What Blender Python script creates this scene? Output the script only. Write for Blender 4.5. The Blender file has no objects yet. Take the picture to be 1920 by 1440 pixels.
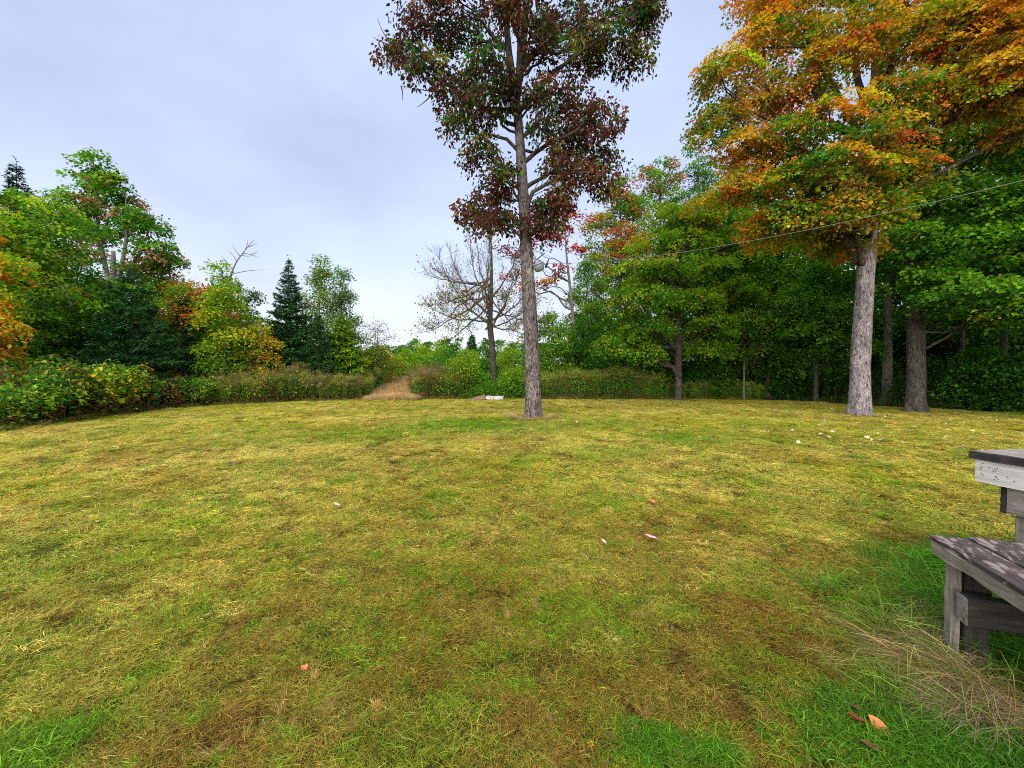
import bpy, math, random
import numpy as np
from mathutils import Vector, Matrix

rng = np.random.default_rng(11)
random.seed(11)
SC = bpy.context.scene
COL = SC.collection
R = math.radians

# ------------------------------------------------------------------ camera
F = 770.0                      # focal length in photo pixels (1920 wide)
EYE = 1.6
PITCH = math.atan(20 / F)
cam_d = bpy.data.cameras.new('camera')
cam_d.sensor_width = 36
cam_d.lens = 36 * F / 1920
cam_d.clip_start = 0.05
cam_d.clip_end = 3000
cam = bpy.data.objects.new('camera', cam_d)
cam.location = (0, 0, EYE)
cam.rotation_euler = (math.pi / 2 - PITCH, 0, 0)
COL.objects.link(cam)
SC.camera = cam

# ------------------------------------------------------------------ light
EXPOSURE = 2.05
SUN_EL, SUN_AZ = R(37), R(188)          # azimuth from +Y clockwise: almost straight behind the camera
SC.view_settings.view_transform = 'Standard'
SC.view_settings.look = 'None'
SC.view_settings.gamma = 1
SC.view_settings.use_curve_mapping = False
SC.view_settings.exposure = EXPOSURE
SC.cycles.max_bounces = 6
SC.cycles.diffuse_bounces = 4
SC.cycles.transmission_bounces = 3
SC.cycles.transparent_max_bounces = 4
SC.cycles.use_denoising = False
SC.cycles.pixel_filter_type = 'BLACKMAN_HARRIS'
SC.cycles.filter_width = 1.0

world = bpy.data.worlds.new('World')
SC.world = world
world.use_nodes = True
nt = world.node_tree
nt.nodes.clear()
N = nt.nodes.new
out = N('ShaderNodeOutputWorld')
bg = N('ShaderNodeBackground')
bg.inputs['Strength'].default_value = 0.1
sky = N('ShaderNodeTexSky')
sky.sky_type = 'NISHITA'
sky.sun_disc = False
sky.sun_elevation = SUN_EL
sky.sun_rotation = SUN_AZ
tc = N('ShaderNodeTexCoord')
sep = N('ShaderNodeSeparateXYZ')
nt.links.new(tc.outputs['Generated'], sep.inputs[0])
ramp = N('ShaderNodeValToRGB')
k = 10 / 2 ** EXPOSURE
cr = ramp.color_ramp
cr.elements[0].position = 0.0
cr.elements[0].color = (0.95, 0.93, 0.95, 1)
cr.elements[1].position = 0.75
cr.elements[1].color = (0.52, 0.60, 0.85, 1)
e = cr.elements.new(0.10); e.color = (0.80, 0.82, 0.92, 1)
e = cr.elements.new(0.24); e.color = (0.64, 0.73, 0.93, 1)
e = cr.elements.new(0.42); e.color = (0.55, 0.65, 0.885, 1)
nt.links.new(sep.outputs['Z'], ramp.inputs[0])
mp = N('ShaderNodeMapping'); mp.inputs['Scale'].default_value = (1.3, 1.3, 2.6)
nt.links.new(tc.outputs['Generated'], mp.inputs[0])
nz = N('ShaderNodeTexNoise')
nz.inputs['Scale'].default_value = 1.7
nz.inputs['Detail'].default_value = 5
nz.inputs['Roughness'].default_value = 0.5
nt.links.new(mp.outputs[0], nz.inputs['Vector'])
mr = N('ShaderNodeMapRange')
mr.inputs['From Min'].default_value = 0.3; mr.inputs['From Max'].default_value = 0.7
mr.inputs['To Min'].default_value = 0.97; mr.inputs['To Max'].default_value = 1.30
nt.links.new(nz.outputs['Fac'], mr.inputs['Value'])
mul = N('ShaderNodeVectorMath'); mul.operation = 'SCALE'
nt.links.new(ramp.outputs['Color'], mul.inputs[0])
nt.links.new(mr.outputs[0], mul.inputs['Scale'])
mul2 = N('ShaderNodeVectorMath'); mul2.operation = 'SCALE'
mul2.inputs['Scale'].default_value = k
nt.links.new(mul.outputs[0], mul2.inputs[0])
mix = N('ShaderNodeMix'); mix.data_type = 'RGBA'
mix.inputs['Factor'].default_value = 0.95
nt.links.new(sky.outputs[0], mix.inputs['A'])
nt.links.new(mul2.outputs[0], mix.inputs['B'])
nt.links.new(mix.outputs['Result'], bg.inputs['Color'])
nt.links.new(bg.outputs[0], out.inputs['Surface'])

sun_d = bpy.data.lights.new('sun', 'SUN')
sun_d.energy = 1.5
sun_d.angle = R(85)
sun_d.color = (1.0, 0.955, 0.88)
sun = bpy.data.objects.new('sun', sun_d)
sdir = Vector((math.sin(SUN_AZ) * math.cos(SUN_EL), math.cos(SUN_AZ) * math.cos(SUN_EL), math.sin(SUN_EL)))
sun.rotation_euler = sdir.to_track_quat('Z', 'Y').to_euler()
sun.location = sdir * 60
COL.objects.link(sun)


# ------------------------------------------------------------------ helpers
def W(px, py, Y):
    """point on the ray of photo pixel (px, py) at distance Y in front of the camera"""
    a = (px - 960) / F
    b = (720 - py) / F
    c, s = math.cos(PITCH), math.sin(PITCH)
    d = np.array([a, c + b * s, -s + b * c])
    return np.array([0, 0, EYE]) + d * (Y / d[1])


def G(px, py):
    """ground point seen at photo pixel (px, py)"""
    a = (px - 960) / F
    b = (720 - py) / F
    c, s = math.cos(PITCH), math.sin(PITCH)
    d = np.array([a, c + b * s, -s + b * c])
    p = np.array([0, 0, EYE]) + d * (-EYE / d[2])
    return p[:2]


_tab = np.random.default_rng(5).random((256, 256))


def vnoise(x, y):
    x = np.asarray(x, float); y = np.asarray(y, float)
    xi = np.floor(x).astype(int); yi = np.floor(y).astype(int)
    fx = x - xi; fy = y - yi
    fx = fx * fx * (3 - 2 * fx); fy = fy * fy * (3 - 2 * fy)
    a = _tab[xi & 255, yi & 255]; b = _tab[(xi + 1) & 255, yi & 255]
    c = _tab[xi & 255, (yi + 1) & 255]; d = _tab[(xi + 1) & 255, (yi + 1) & 255]
    return (a * (1 - fx) + b * fx) * (1 - fy) + (c * (1 - fx) + d * fx) * fy


def fbm(x, y, o=4):
    v = 0; amp = 0.5; tot = 0
    for i in range(o):
        v = v + amp * vnoise(x * 2 ** i + 17.3 * i, y * 2 ** i + 9.1 * i)
        tot += amp; amp *= 0.5
    return v / tot


def norm(v):
    return v / np.maximum(np.linalg.norm(v, axis=-1, keepdims=True), 1e-9)


def smooth(a, b, x):
    t = np.clip((x - a) / (b - a), 0, 1)
    return t * t * (3 - 2 * t)


def mesh_np(name, co, faces, mat=None, col=None, smooth_shade=False, mats=None, midx=None):
    """faces: list of index arrays (M,k), any k"""
    if isinstance(faces, np.ndarray):
        faces = [faces]
    me = bpy.data.meshes.new(name)
    co = np.asarray(co, np.float32)
    me.vertices.add(len(co))
    me.vertices.foreach_set('co', co.ravel())
    lv = np.concatenate([f.ravel() for f in faces]) if faces else np.zeros(0, int)
    tot = np.concatenate([np.full(len(f), f.shape[1]) for f in faces]) if faces else np.zeros(0, int)
    if len(tot):
        st = np.concatenate([[0], np.cumsum(tot)[:-1]])
        me.loops.add(len(lv))
        me.loops.foreach_set('vertex_index', lv.astype(np.int32))
        me.polygons.add(len(tot))
        me.polygons.foreach_set('loop_start', st.astype(np.int32))
        me.polygons.foreach_set('use_smooth', np.full(len(tot), smooth_shade))
        if midx is not None:
            me.polygons.foreach_set('material_index', np.asarray(midx, np.int32))
    if col is not None:
        a = me.attributes.new('col', 'FLOAT_COLOR', 'POINT')
        c4 = np.ones((len(co), 4), np.float32)
        c4[:, :3] = col
        a.data.foreach_set('color', c4.ravel())
    if mats:
        for m in mats:
            me.materials.append(m)
    elif mat is not None:
        me.materials.append(mat)
    me.update(calc_edges=True)
    return me


def link(name, me, parent=None, loc=None):
    o = bpy.data.objects.new(name, me)
    COL.objects.link(o)
    if loc is not None:
        o.location = loc
    if parent is not None:
        o.parent = parent
    return o


def tag(o, label=None, cat=None, group=None, kind=None):
    if label: o['label'] = label
    if cat: o['category'] = cat
    if group: o['group'] = group
    if kind: o['kind'] = kind
    return o


def empty(name, loc, label=None, cat=None, group=None, rz=0):
    o = bpy.data.objects.new(name, None)
    o.empty_display_size = 0.2
    o.location = loc
    o.rotation_euler = (0, 0, rz)
    COL.objects.link(o)
    return tag(o, label, cat, group)


def copy_tree(root, loc, rz=0, sc=1.0, label=None, group=None):
    r = root.copy(); COL.objects.link(r)
    r.location = loc; r.rotation_euler = (0, 0, rz)
    r.scale = (sc, sc, sc)
    if label: r['label'] = label
    if group: r['group'] = group
    for ch in list(root.children):
        c = ch.copy(); COL.objects.link(c); c.parent = r
        for g in list(ch.children):
            d = g.copy(); COL.objects.link(d); d.parent = c
    return r


# ------------------------------------------------------------------ materials
class NT:
    def __init__(s, name):
        s.m = bpy.data.materials.new(name)
        s.m.use_nodes = True
        s.t = s.m.node_tree
        s.t.nodes.clear()
        s.o = s.n('ShaderNodeOutputMaterial')

    def n(s, typ, **kw):
        x = s.t.nodes.new(typ)
        for k_, v in kw.items():
            setattr(x, k_, v)
        return x

    def l(s, a, b):
        s.t.links.new(a, b)

    def noise(s, vec, scale, detail=4, rough=0.55, dist=0.0):
        x = s.n('ShaderNodeTexNoise')
        x.inputs['Scale'].default_value = scale
        x.inputs['Detail'].default_value = detail
        x.inputs['Roughness'].default_value = rough
        x.inputs['Distortion'].default_value = dist
        if vec is not None: s.l(vec, x.inputs['Vector'])
        return x.outputs['Fac']

    def mapped(s, vec, scale):
        x = s.n('ShaderNodeMapping')
        x.inputs['Scale'].default_value = scale
        s.l(vec, x.inputs['Vector'])
        return x.outputs[0]

    def ramp(s, fac, stops):
        x = s.n('ShaderNodeValToRGB')
        els = x.color_ramp.elements
        while len(els) > 1: els.remove(els[-1])
        els[0].position = stops[0][0]; els[0].color = (*stops[0][1], 1)
        for p, c in stops[1:]:
            e_ = els.new(p); e_.color = (*c, 1)
        s.l(fac, x.inputs[0])
        return x.outputs[0]

    def rng(s, fac, a, b, c, d):
        x = s.n('ShaderNodeMapRange')
        for nm, v in zip(('From Min', 'From Max', 'To Min', 'To Max'), (a, b, c, d)):
            x.inputs[nm].default_value = v
        s.l(fac, x.inputs['Value'])
        return x.outputs[0]

    def mixc(s, fac, a, b, mode='MIX'):
        x = s.n('ShaderNodeMix', data_type='RGBA', blend_type=mode)
        for sock, v in (('Factor', fac), ('A', a), ('B', b)):
            i = x.inputs[sock]
            if isinstance(v, (int, float)): i.default_value = v
            elif isinstance(v, tuple): i.default_value = (*v, 1)
            else: s.l(v, i)
        return x.outputs['Result']

    def bsdf(s, color, rough=0.7, spec=0.3, bump=None, bstr=0.5, bdist=0.01):
        b = s.n('ShaderNodeBsdfPrincipled')
        if isinstance(color, tuple): b.inputs['Base Color'].default_value = (*color, 1)
        else: s.l(color, b.inputs['Base Color'])
        if isinstance(rough, (int, float)): b.inputs['Roughness'].default_value = rough
        else: s.l(rough, b.inputs['Roughness'])
        b.inputs['Specular IOR Level'].default_value = spec
        if bump is not None:
            bp = s.n('ShaderNodeBump')
            bp.inputs['Strength'].default_value = bstr
            bp.inputs['Distance'].default_value = bdist
            s.l(bump, bp.inputs['Height'])
            s.l(bp.outputs[0], b.inputs['Normal'])
        return b

    def done(s, shader):
        s.l(shader.outputs[0], s.o.inputs['Surface'])
        return s.m


def leaf_material(name, inst=False, trans=0.42, rough=0.55, spec=0.15):
    t = NT(name)
    a = t.n('ShaderNodeAttribute'); a.attribute_name = 'col'
    c = a.outputs['Color']
    if inst:
        b = t.n('ShaderNodeAttribute'); b.attribute_name = 'tint'; b.attribute_type = 'INSTANCER'
        c = t.mixc(1.0, c, b.outputs['Color'], 'MULTIPLY')
    p = t.bsdf(c, rough, spec)
    tr = t.n('ShaderNodeBsdfTranslucent')
    g = t.n('ShaderNodeHueSaturation')
    g.inputs['Saturation'].default_value = 1.1
    g.inputs['Value'].default_value = 1.5
    t.l(c, g.inputs['Color'])
    t.l(g.outputs[0], tr.inputs['Color'])
    mx = t.n('ShaderNodeMixShader')
    mx.inputs[0].default_value = trans
    t.l(p.outputs[0], mx.inputs[1]); t.l(tr.outputs[0], mx.inputs[2])
    return t.done(mx)


M_LEAF = leaf_material('leaf')
M_NEEDLE = leaf_material('needle', trans=0.12, rough=0.55)
M_LEAF_I = leaf_material('leaf_scatter', inst=True, trans=0.3)
M_GRASS_I = leaf_material('grass_scatter', inst=True, trans=0.25, rough=0.7, spec=0.08)


def bark_material(name, dark, light, scale=1.0, lichen=None, spread=(0.42, 0.58)):
    t = NT(name)
    g = t.n('ShaderNodeTexCoord').outputs['Object']
    v1 = t.mapped(g, (13 * scale, 13 * scale, 4.0 * scale))
    n1 = t.noise(v1, 1.0, 5, 0.65, 0.6)
    v2 = t.mapped(g, (30 * scale, 30 * scale, 11 * scale))
    n2 = t.noise(v2, 1.0, 4, 0.7)
    s = t.n('ShaderNodeMath', operation='MULTIPLY_ADD')
    t.l(n2, s.inputs[0]); s.inputs[1].default_value = 0.55
    ss = t.n('ShaderNodeMath', operation='MULTIPLY'); t.l(n1, ss.inputs[0]); ss.inputs[1].default_value = 0.45
    t.l(ss.outputs[0], s.inputs[2])
    c = t.ramp(s.outputs[0], [(spread[0], dark), (0.5, tuple(0.5 * (a + b) for a, b in zip(dark, light))), (spread[1], light)])
    n3 = t.noise(g, 1.3, 3)
    c = t.mixc(t.rng(n3, 0.35, 0.7, 0, 0.45), c, tuple(0.6 * x for x in dark))
    if lichen:
        n4 = t.noise(g, 3.2, 4, 0.6)
        c = t.mixc(t.rng(n4, 0.62, 0.68, 0, 0.75), c, lichen)
    return t.done(t.bsdf(c, 0.9, 0.15, s.outputs[0], 1.0, 0.03))


M_BARK_RED = bark_material('bark_flaky', (0.018, 0.015, 0.014), (0.25, 0.205, 0.19), 1.0, (0.25, 0.29, 0.18))
M_BARK_PALE = bark_material('bark_pale', (0.06, 0.048, 0.05), (0.40, 0.34, 0.345), 1.0, (0.36, 0.40, 0.25))
M_BARK_DARK = bark_material('bark_dark', (0.025, 0.02, 0.017), (0.13, 0.11, 0.09), 1.0, (0.08, 0.11, 0.05))
M_BARK_GREY = bark_material('bark_grey', (0.08, 0.07, 0.06), (0.30, 0.27, 0.23), 1.0)
M_TWIG = bark_material('bark_twig', (0.07, 0.058, 0.05), (0.19, 0.165, 0.145), 1.0)

# ------------------------------------------------------------------ ground
def height(x, y):
    x = np.asarray(x, float); y = np.asarray(y, float)
    d = np.hypot(x, y)
    h = 0.10 * (fbm(x * 0.18 + 3, y * 0.18 + 7, 2) - 0.5)
    h = h + 0.055 * (fbm(x * 0.9 + 31, y * 0.9 + 12, 3) - 0.5)
    h = h + 0.11 * np.maximum(fbm(x * 1.9 + 1, y * 2.6 + 52, 3) - 0.56, 0)
    h = h + 0.05 * np.maximum(fbm(x * 5.3 + 1, y * 6.1 + 22, 2) - 0.55, 0)
    return h * smooth(0.0, 2.0, d) * 1.0


EDGE = np.array([(-40, 6), (-22, 9.3), *[G(*p) for p in ((0, 812), (80, 802), (150, 790), (300, 769), (450, 759), (650, 752), (690, 750))],
                 *[G(*p) for p in ((775, 750), (900, 750), (1100, 751), (1250, 750), (1400, 749))], (16.2, 24.5), (17.0, 20.0), (19.0, 17), (22, 14.5), (40, 6)])


def edge_dist(x, y):
    """signed distance past the mown edge (positive = outside the lawn)"""
    x = np.asarray(x, float); y = np.asarray(y, float)
    best = np.full(x.shape, 1e9)
    ang = np.arctan2(x, y)
    for i in range(len(EDGE) - 1):
        a, b = EDGE[i], EDGE[i + 1]
        ab = b - a
        t = np.clip(((x - a[0]) * ab[0] + (y - a[1]) * ab[1]) / (ab @ ab), 0, 1)
        dd = np.hypot(x - a[0] - t * ab[0], y - a[1] - t * ab[1])
        best = np.minimum(best, dd)
    ea = np.arctan2(EDGE[:, 0], EDGE[:, 1]); er = np.hypot(EDGE[:, 0], EDGE[:, 1])
    r_edge = np.interp(ang, ea, er)
    inside = (np.hypot(x, y) < r_edge) | (np.abs(ang) > 1.45)
    return np.where(inside, -best, best)


GREEN_SPOTS = [(880, 798, 2.2, 1.0), (790, 803, 1.5, .8), (1000, 800, 1.2, .6), (1290, 826, 1.3, .9), (690, 817, 2.0, .6), (1130, 850, 1.4, .4), (500, 830, 1.6, .4), (60, 1400, .26, 1.0), (150, 1370, .2, .7), (0, 1440, .3, .9), (1080, 1160, .5, .55),
               (1400, 1085, .4, .5), (1250, 1130, .35, .4), (360, 1150, .35, .45), (300, 1240, .3, .5), (850, 1370, .25, .5), (1250, 1400, .18, .9), (1180, 1395, .12, .8), (970, 1230, .25, .4), (1640, 1140, .3, .9), (1700, 1420, .4, 1.0),
               (1850, 1250, .7, 1.0), (1880, 1090, .5, 1.0), (1480, 1300, .4, .5), (1420, 1250, .25, .45), (1750, 975, .5, .4), (620, 1190, .35, .4), (230, 960, .7, .3), (1100, 930, .7, .3), (1450, 800, 1.5, .4),
               (1560, 1420, .25, .8), (560, 870, 1.0, .3), (1350, 1400, .2, .7)]
BROWN_SPOTS = [(1000, 1180, .5, .7), (900, 1120, .4, .5), (1400, 1140, .3, .7), (1500, 1060, .5, .5), (1680, 1010, .35, .9), (1600, 1150, .3, .8), (480, 1180, .5, .5), (60, 1170, .5, .5), (1100, 1290, .3, .4), (420, 1380, .3, .6),
               (1330, 1310, .3, .5), (1560, 1210, .3, .7), (1480, 1400, .2, .7), (1000, 950, .7, .3), (1150, 870, .7, .3)]
_gs = [(*G(a, b), r, w) for a, b, r, w in GREEN_SPOTS]
_bs = [(*G(a, b), r, w) for a, b, r, w in BROWN_SPOTS]
STRAW = np.array((0.66, 0.53, 0.12)); OLIVE = np.array((0.44, 0.40, 0.030)); GREEN = np.array((0.145, 0.285, 0.012)); BROWN = np.array((0.27, 0.155, 0.03))


def lawn_mix(x, y):
    """greenness and brownness of the mown grass at a point"""
    wob = (fbm(x * 2.2 + 40, y * 2.2 + 8, 3) - 0.5) * 1.3
    g = np.clip((fbm(x * 0.55 + 11, y * 0.55 + 3, 4) - 0.60) * 4.0, 0, 0.5)
    g = np.maximum(g, np.clip((fbm(x * 2.1 + 5, y * 2.1 + 63, 3) - 0.66) * 5, 0, 0.7))
    for sx, sy, r, w in _gs:
        d = np.hypot((x - sx), (y - sy) * 1.15) / r + wob
        g = np.maximum(g, w * (1 - smooth(0.35, 1.25, d)))
    b = np.clip((fbm(x * 0.8 + 71, y * 0.8 + 23, 4) - 0.56) * 3, 0, 0.35)
    for sx, sy, r, w in _bs:
        d = np.hypot((x - sx), (y - sy) * 1.15) / r + wob
        b = np.maximum(b, w * (1 - smooth(0.35, 1.25, d)))
    return g, b * (1 - g)


def lawn_col(x, y):
    g, b = lawn_mix(x, y)
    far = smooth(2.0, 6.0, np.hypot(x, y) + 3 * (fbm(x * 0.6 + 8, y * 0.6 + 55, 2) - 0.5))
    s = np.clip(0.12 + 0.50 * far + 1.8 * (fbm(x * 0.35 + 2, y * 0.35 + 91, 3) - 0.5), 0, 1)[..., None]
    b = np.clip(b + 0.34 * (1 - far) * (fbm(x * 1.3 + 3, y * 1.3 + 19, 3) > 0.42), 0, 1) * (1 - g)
    near_dark = np.array((0.30, 0.265, 0.028))  # browner near grass, plus a brightness falloff painted into its colour
    c = STRAW * s + (OLIVE * far[..., None] + near_dark * (1 - far[..., None])) * (1 - s)
    c = c * (1 - g[..., None]) + GREEN * g[..., None]
    c = c * (1 - b[..., None]) + BROWN * b[..., None]
    return c


PATH_A, PATH_B = np.array(G(733, 752)), np.array(W(745, 700, 50)[:2])


def path_dist(x, y):
    t = np.clip((y - PATH_A[1]) / (PATH_B[1] - PATH_A[1]), 0, 1)
    return np.abs(x - (PATH_A[0] + (PATH_B[0] - PATH_A[0]) * t))


def build_ground():
    nr, na = 330, 420
    r = 0.25 * (900 / 0.25) ** (np.arange(nr) / (nr - 1))
    ang = np.linspace(-math.pi, math.pi, na, endpoint=False)
    # more sectors in front
    ang = ang - 0.35 * np.sin(ang) * 1.0
    rr, aa = np.meshgrid(r, ang, indexing='ij')
    x = rr * np.sin(aa); y = rr * np.cos(aa)
    z = height(x, y) * (rr < 120)
    # the land rises gently beyond the path
    z = z + 1.1 * smooth(24.5, 34, y) * np.exp(-(path_dist(x, y) / 14) ** 2)
    co = np.stack([x, y, z], -1).reshape(-1, 3)
    co = np.vstack([co, [[0, 0, 0]]])
    i, j = np.meshgrid(np.arange(nr - 1), np.arange(na), indexing='ij')
    j2 = (j + 1) % na
    q = np.stack([i * na + j, i * na + j2, (i + 1) * na + j2, (i + 1) * na + j], -1).reshape(-1, 4)[:, ::-1]
    jj = np.arange(na)
    fan = np.stack([np.full(na, nr * na), (jj + 1) % na, jj], -1)[:, ::-1]
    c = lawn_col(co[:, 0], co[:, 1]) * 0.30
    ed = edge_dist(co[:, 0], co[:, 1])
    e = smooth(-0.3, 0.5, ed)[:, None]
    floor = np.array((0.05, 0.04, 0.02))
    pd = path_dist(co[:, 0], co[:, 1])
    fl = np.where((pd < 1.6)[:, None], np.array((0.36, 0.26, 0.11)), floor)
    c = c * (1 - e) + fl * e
    t = NT('lawn_ground')
    a = t.n('ShaderNodeAttribute'); a.attribute_name = 'col'
    g = t.n('ShaderNodeTexCoord').outputs['Object']
    n1 = t.noise(t.mapped(g, (40, 40, 40)), 1.0, 6, 0.75)
    n2 = t.noise(t.mapped(g, (9, 9, 9)), 1.0, 5, 0.7)
    c2 = t.mixc(t.rng(n1, 0.35, 0.6, 0.75, 0), a.outputs['Color'], (0.035, 0.028, 0.012))
    c2 = t.mixc(t.rng(n2, 0.52, 0.75, 0, 0.5), c2, (0.27, 0.19, 0.07))
    t.done(t.bsdf(c2, 0.95, 0.1, n1, 1.0, 0.03))
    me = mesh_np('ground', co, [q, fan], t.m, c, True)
    o = link('ground', me)
    return tag(o, kind='structure')


build_ground()


# ------------------------------------------------------------------ geometry builders
def tube(pts, rad, sides=8, cap=True):
    pts = np.asarray(pts, float); rad = np.asarray(rad, float)
    n = len(pts)
    t = np.gradient(pts, axis=0)
    t = norm(t)
    ref = np.array([1.0, 0.13, 0.0]) if abs(t[0, 0]) < 0.8 else np.array([0.0, 1.0, 0.1])
    b = norm(np.cross(t, ref)); c = np.cross(t, b)
    th = np.linspace(0, 2 * math.pi, sides, endpoint=False)
    v = pts[:, None, :] + rad[:, None, None] * (np.cos(th)[None, :, None] * b[:, None, :] + np.sin(th)[None, :, None] * c[:, None, :])
    v = v.reshape(-1, 3)
    i, j = np.meshgrid(np.arange(n - 1), np.arange(sides), indexing='ij')
    j2 = (j + 1) % sides
    f = np.stack([i * sides + j, i * sides + j2, (i + 1) * sides + j2, (i + 1) * sides + j], -1).reshape(-1, 4)
    return v, f


class Bag:
    """collects tubes (or any quads / tris) into one mesh"""
    def __init__(s):
        s.v = []; s.f = []; s.n = 0; s.c = []

    def add(s, v, f, c=None):
        s.v.append(v); s.f.append(f + s.n); s.n += len(v)
        if c is not None:
            s.c.append(np.broadcast_to(np.asarray(c, float), (len(v), 3)))

    def tube(s, pts, rad, sides=6, c=None):
        s.add(*tube(pts, rad, sides), c)

    def mesh(s, name, mat, sm=True):
        if not s.v:
            return None
        byk = {}
        for f in s.f:
            byk.setdefault(f.shape[1], []).append(f)
        return mesh_np(name, np.vstack(s.v), [np.vstack(x) for x in byk.values()], mat, np.vstack(s.c) if s.c else None, sm)


def leaves(pos, nrm, dirv, size, wid=0.36, fold=0.12, droop=0.15, hexa=False):
    """one folded leaf per row; returns verts (N*k,3), tri faces, k"""
    n = len(pos)
    nrm = norm(nrm)
    t = norm(dirv - (dirv * nrm).sum(1, keepdims=True) * nrm)
    b = np.cross(nrm, t)
    s = np.asarray(size)[:, None]
    if not hexa:
        v = np.stack([pos, pos + t * s * 0.48 + b * s * wid + nrm * s * fold, pos + t * s - nrm * s * droop, pos + t * s * 0.48 - b * s * wid + nrm * s * fold], 1)
        k_ = 4
        f = np.array([[0, 1, 2], [0, 2, 3]])
    else:
        v = np.stack([pos, pos + t * s * 0.22 + b * s * wid * 0.85 + nrm * s * fold, pos + t * s * 0.66 + b * s * wid * 0.8 + nrm * s * fold * 0.5,
                      pos + t * s - nrm * s * droop, pos + t * s * 0.66 - b * s * wid * 0.8 + nrm * s * fold * 0.5, pos + t * s * 0.22 - b * s * wid * 0.85 + nrm * s * fold], 1)
        k_ = 6
        f = np.array([[0, 1, 2], [0, 2, 3], [0, 3, 4], [0, 4, 5]])
    faces = (np.arange(n)[:, None, None] * k_ + f[None]).reshape(-1, 3)
    return v.reshape(-1, 3), faces, k_


# leaf colours (albedo, linear)
C = dict(deep=(0.028, 0.105, 0.011), mid=(0.064, 0.20, 0.013), bright=(0.15, 0.32, 0.015), lime=(0.29, 0.40, 0.02), yellow=(0.58, 0.44, 0.03), gold=(0.56, 0.31, 0.02), orange=(0.60, 0.215, 0.02), flame=(0.58, 0.115, 0.025), red=(0.40, 0.035, 0.035), maroon=(0.095, 0.026, 0.020), rust=(0.22, 0.072, 0.022), brown=(0.16, 0.088, 0.03), olive=(0.20, 0.185, 0.018), pink=(0.52, 0.19, 0.16), teal=(0.04, 0.13, 0.035), grey=(0.13, 0.17, 0.085), spruce=(0.018, 0.074, 0.020), sprucel=(0.04, 0.13, 0.03), black=(0.02, 0.022, 0.012))


def pick_cols(sp, u, outer, pal, coh=0.45):
    """pal: list of (name, weight low, weight high, weight outer factor)"""
    w = np.stack([(p[1] * (1 - u) + p[2] * u) * (1 + (p[3] if len(p) > 3 else 0) * outer) for p in pal], 1)
    w = np.maximum(w, 0)
    cw = np.cumsum(w, 1); cw /= cw[:, -1:]
    o = rng.random(3) * 40
    f = 0.55
    nz_ = 0.5 * vnoise(sp[:, 0] * f + sp[:, 2] * 0.7 * f + o[0], sp[:, 1] * f - sp[:, 2] * f + o[1]) + 0.5 * vnoise(sp[:, 0] * f - sp[:, 1] * f + o[1], sp[:, 2] * 1.3 * f + o[2])
    r_ = np.argsort(np.argsort(nz_)) / max(1, len(nz_))
    r_ = np.clip(coh * r_ + (1 - coh) * rng.random(len(nz_)), 0, 0.999)
    r_ = np.argsort(np.argsort(r_)) / max(1, len(r_))
    return (r_[:, None] > cw).sum(1).clip(0, len(pal) - 1)


def crown_leaves(sp, up_n, u, outer, n_leaf, rad, thick, lsize, pal, hang=0.0, hexa=False, wid=0.36, keep=0.75, coh=0.45):
    """sp: spray centres (S,3); up_n: spray plane normals"""
    S = len(sp)
    idx = pick_cols(sp, u, outer, pal, coh)
    cols = np.array([C[p[0]] for p in pal])
    per = rng.multinomial(n_leaf, np.full(S, 1 / S)) if S else np.zeros(0, int)
    si = np.repeat(np.arange(S), per)
    n = len(si)
    up = norm(up_n)[si]
    a = norm(np.cross(up, rng.normal(size=(n, 3))))
    rr = np.sqrt(rng.random(n))[:, None]
    rads = rad * (0.65 + 0.7 * rng.random(S))[si][:, None]
    pos = sp[si] + a * rr * rads + up * (rng.normal(size=n)[:, None] * thick)
    pos[:, 2] -= 0.22 * (rr[:, 0] ** 2) * rads[:, 0]
    nrm = norm(up + 0.55 * rng.normal(size=(n, 3)))
    d = norm(a + 0.5 * rng.normal(size=(n, 3)))
    d[:, 2] -= hang
    if hang > 0.6:
        nrm = norm(rng.normal(size=(n, 3)) * np.array([1, 1, 0.4]))
    sz = lsize * (0.65 + 0.7 * rng.random(n))
    v, f, k_ = leaves(pos, nrm, norm(d), sz, wid=wid, hexa=hexa)
    ci = np.where(rng.random(n) < keep, idx[si], idx[rng.integers(0, S, n)] if S else 0)
    c = cols[ci] * (0.7 + 0.6 * rng.random((n, 1)))
    c = c * (1 + 0.12 * rng.normal(size=(n, 3)))
    c = np.clip(c * (0.82 + 0.36 * rng.random(S))[si][:, None], 0.004, 0.62)
    return v, f, np.repeat(c, k_, 0)


def bez(p0, p1, p2, n=8):
    t = np.linspace(0, 1, n)[:, None]
    return (1 - t) ** 2 * p0 + 2 * t * (1 - t) * p1 + t * t * p2


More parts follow.
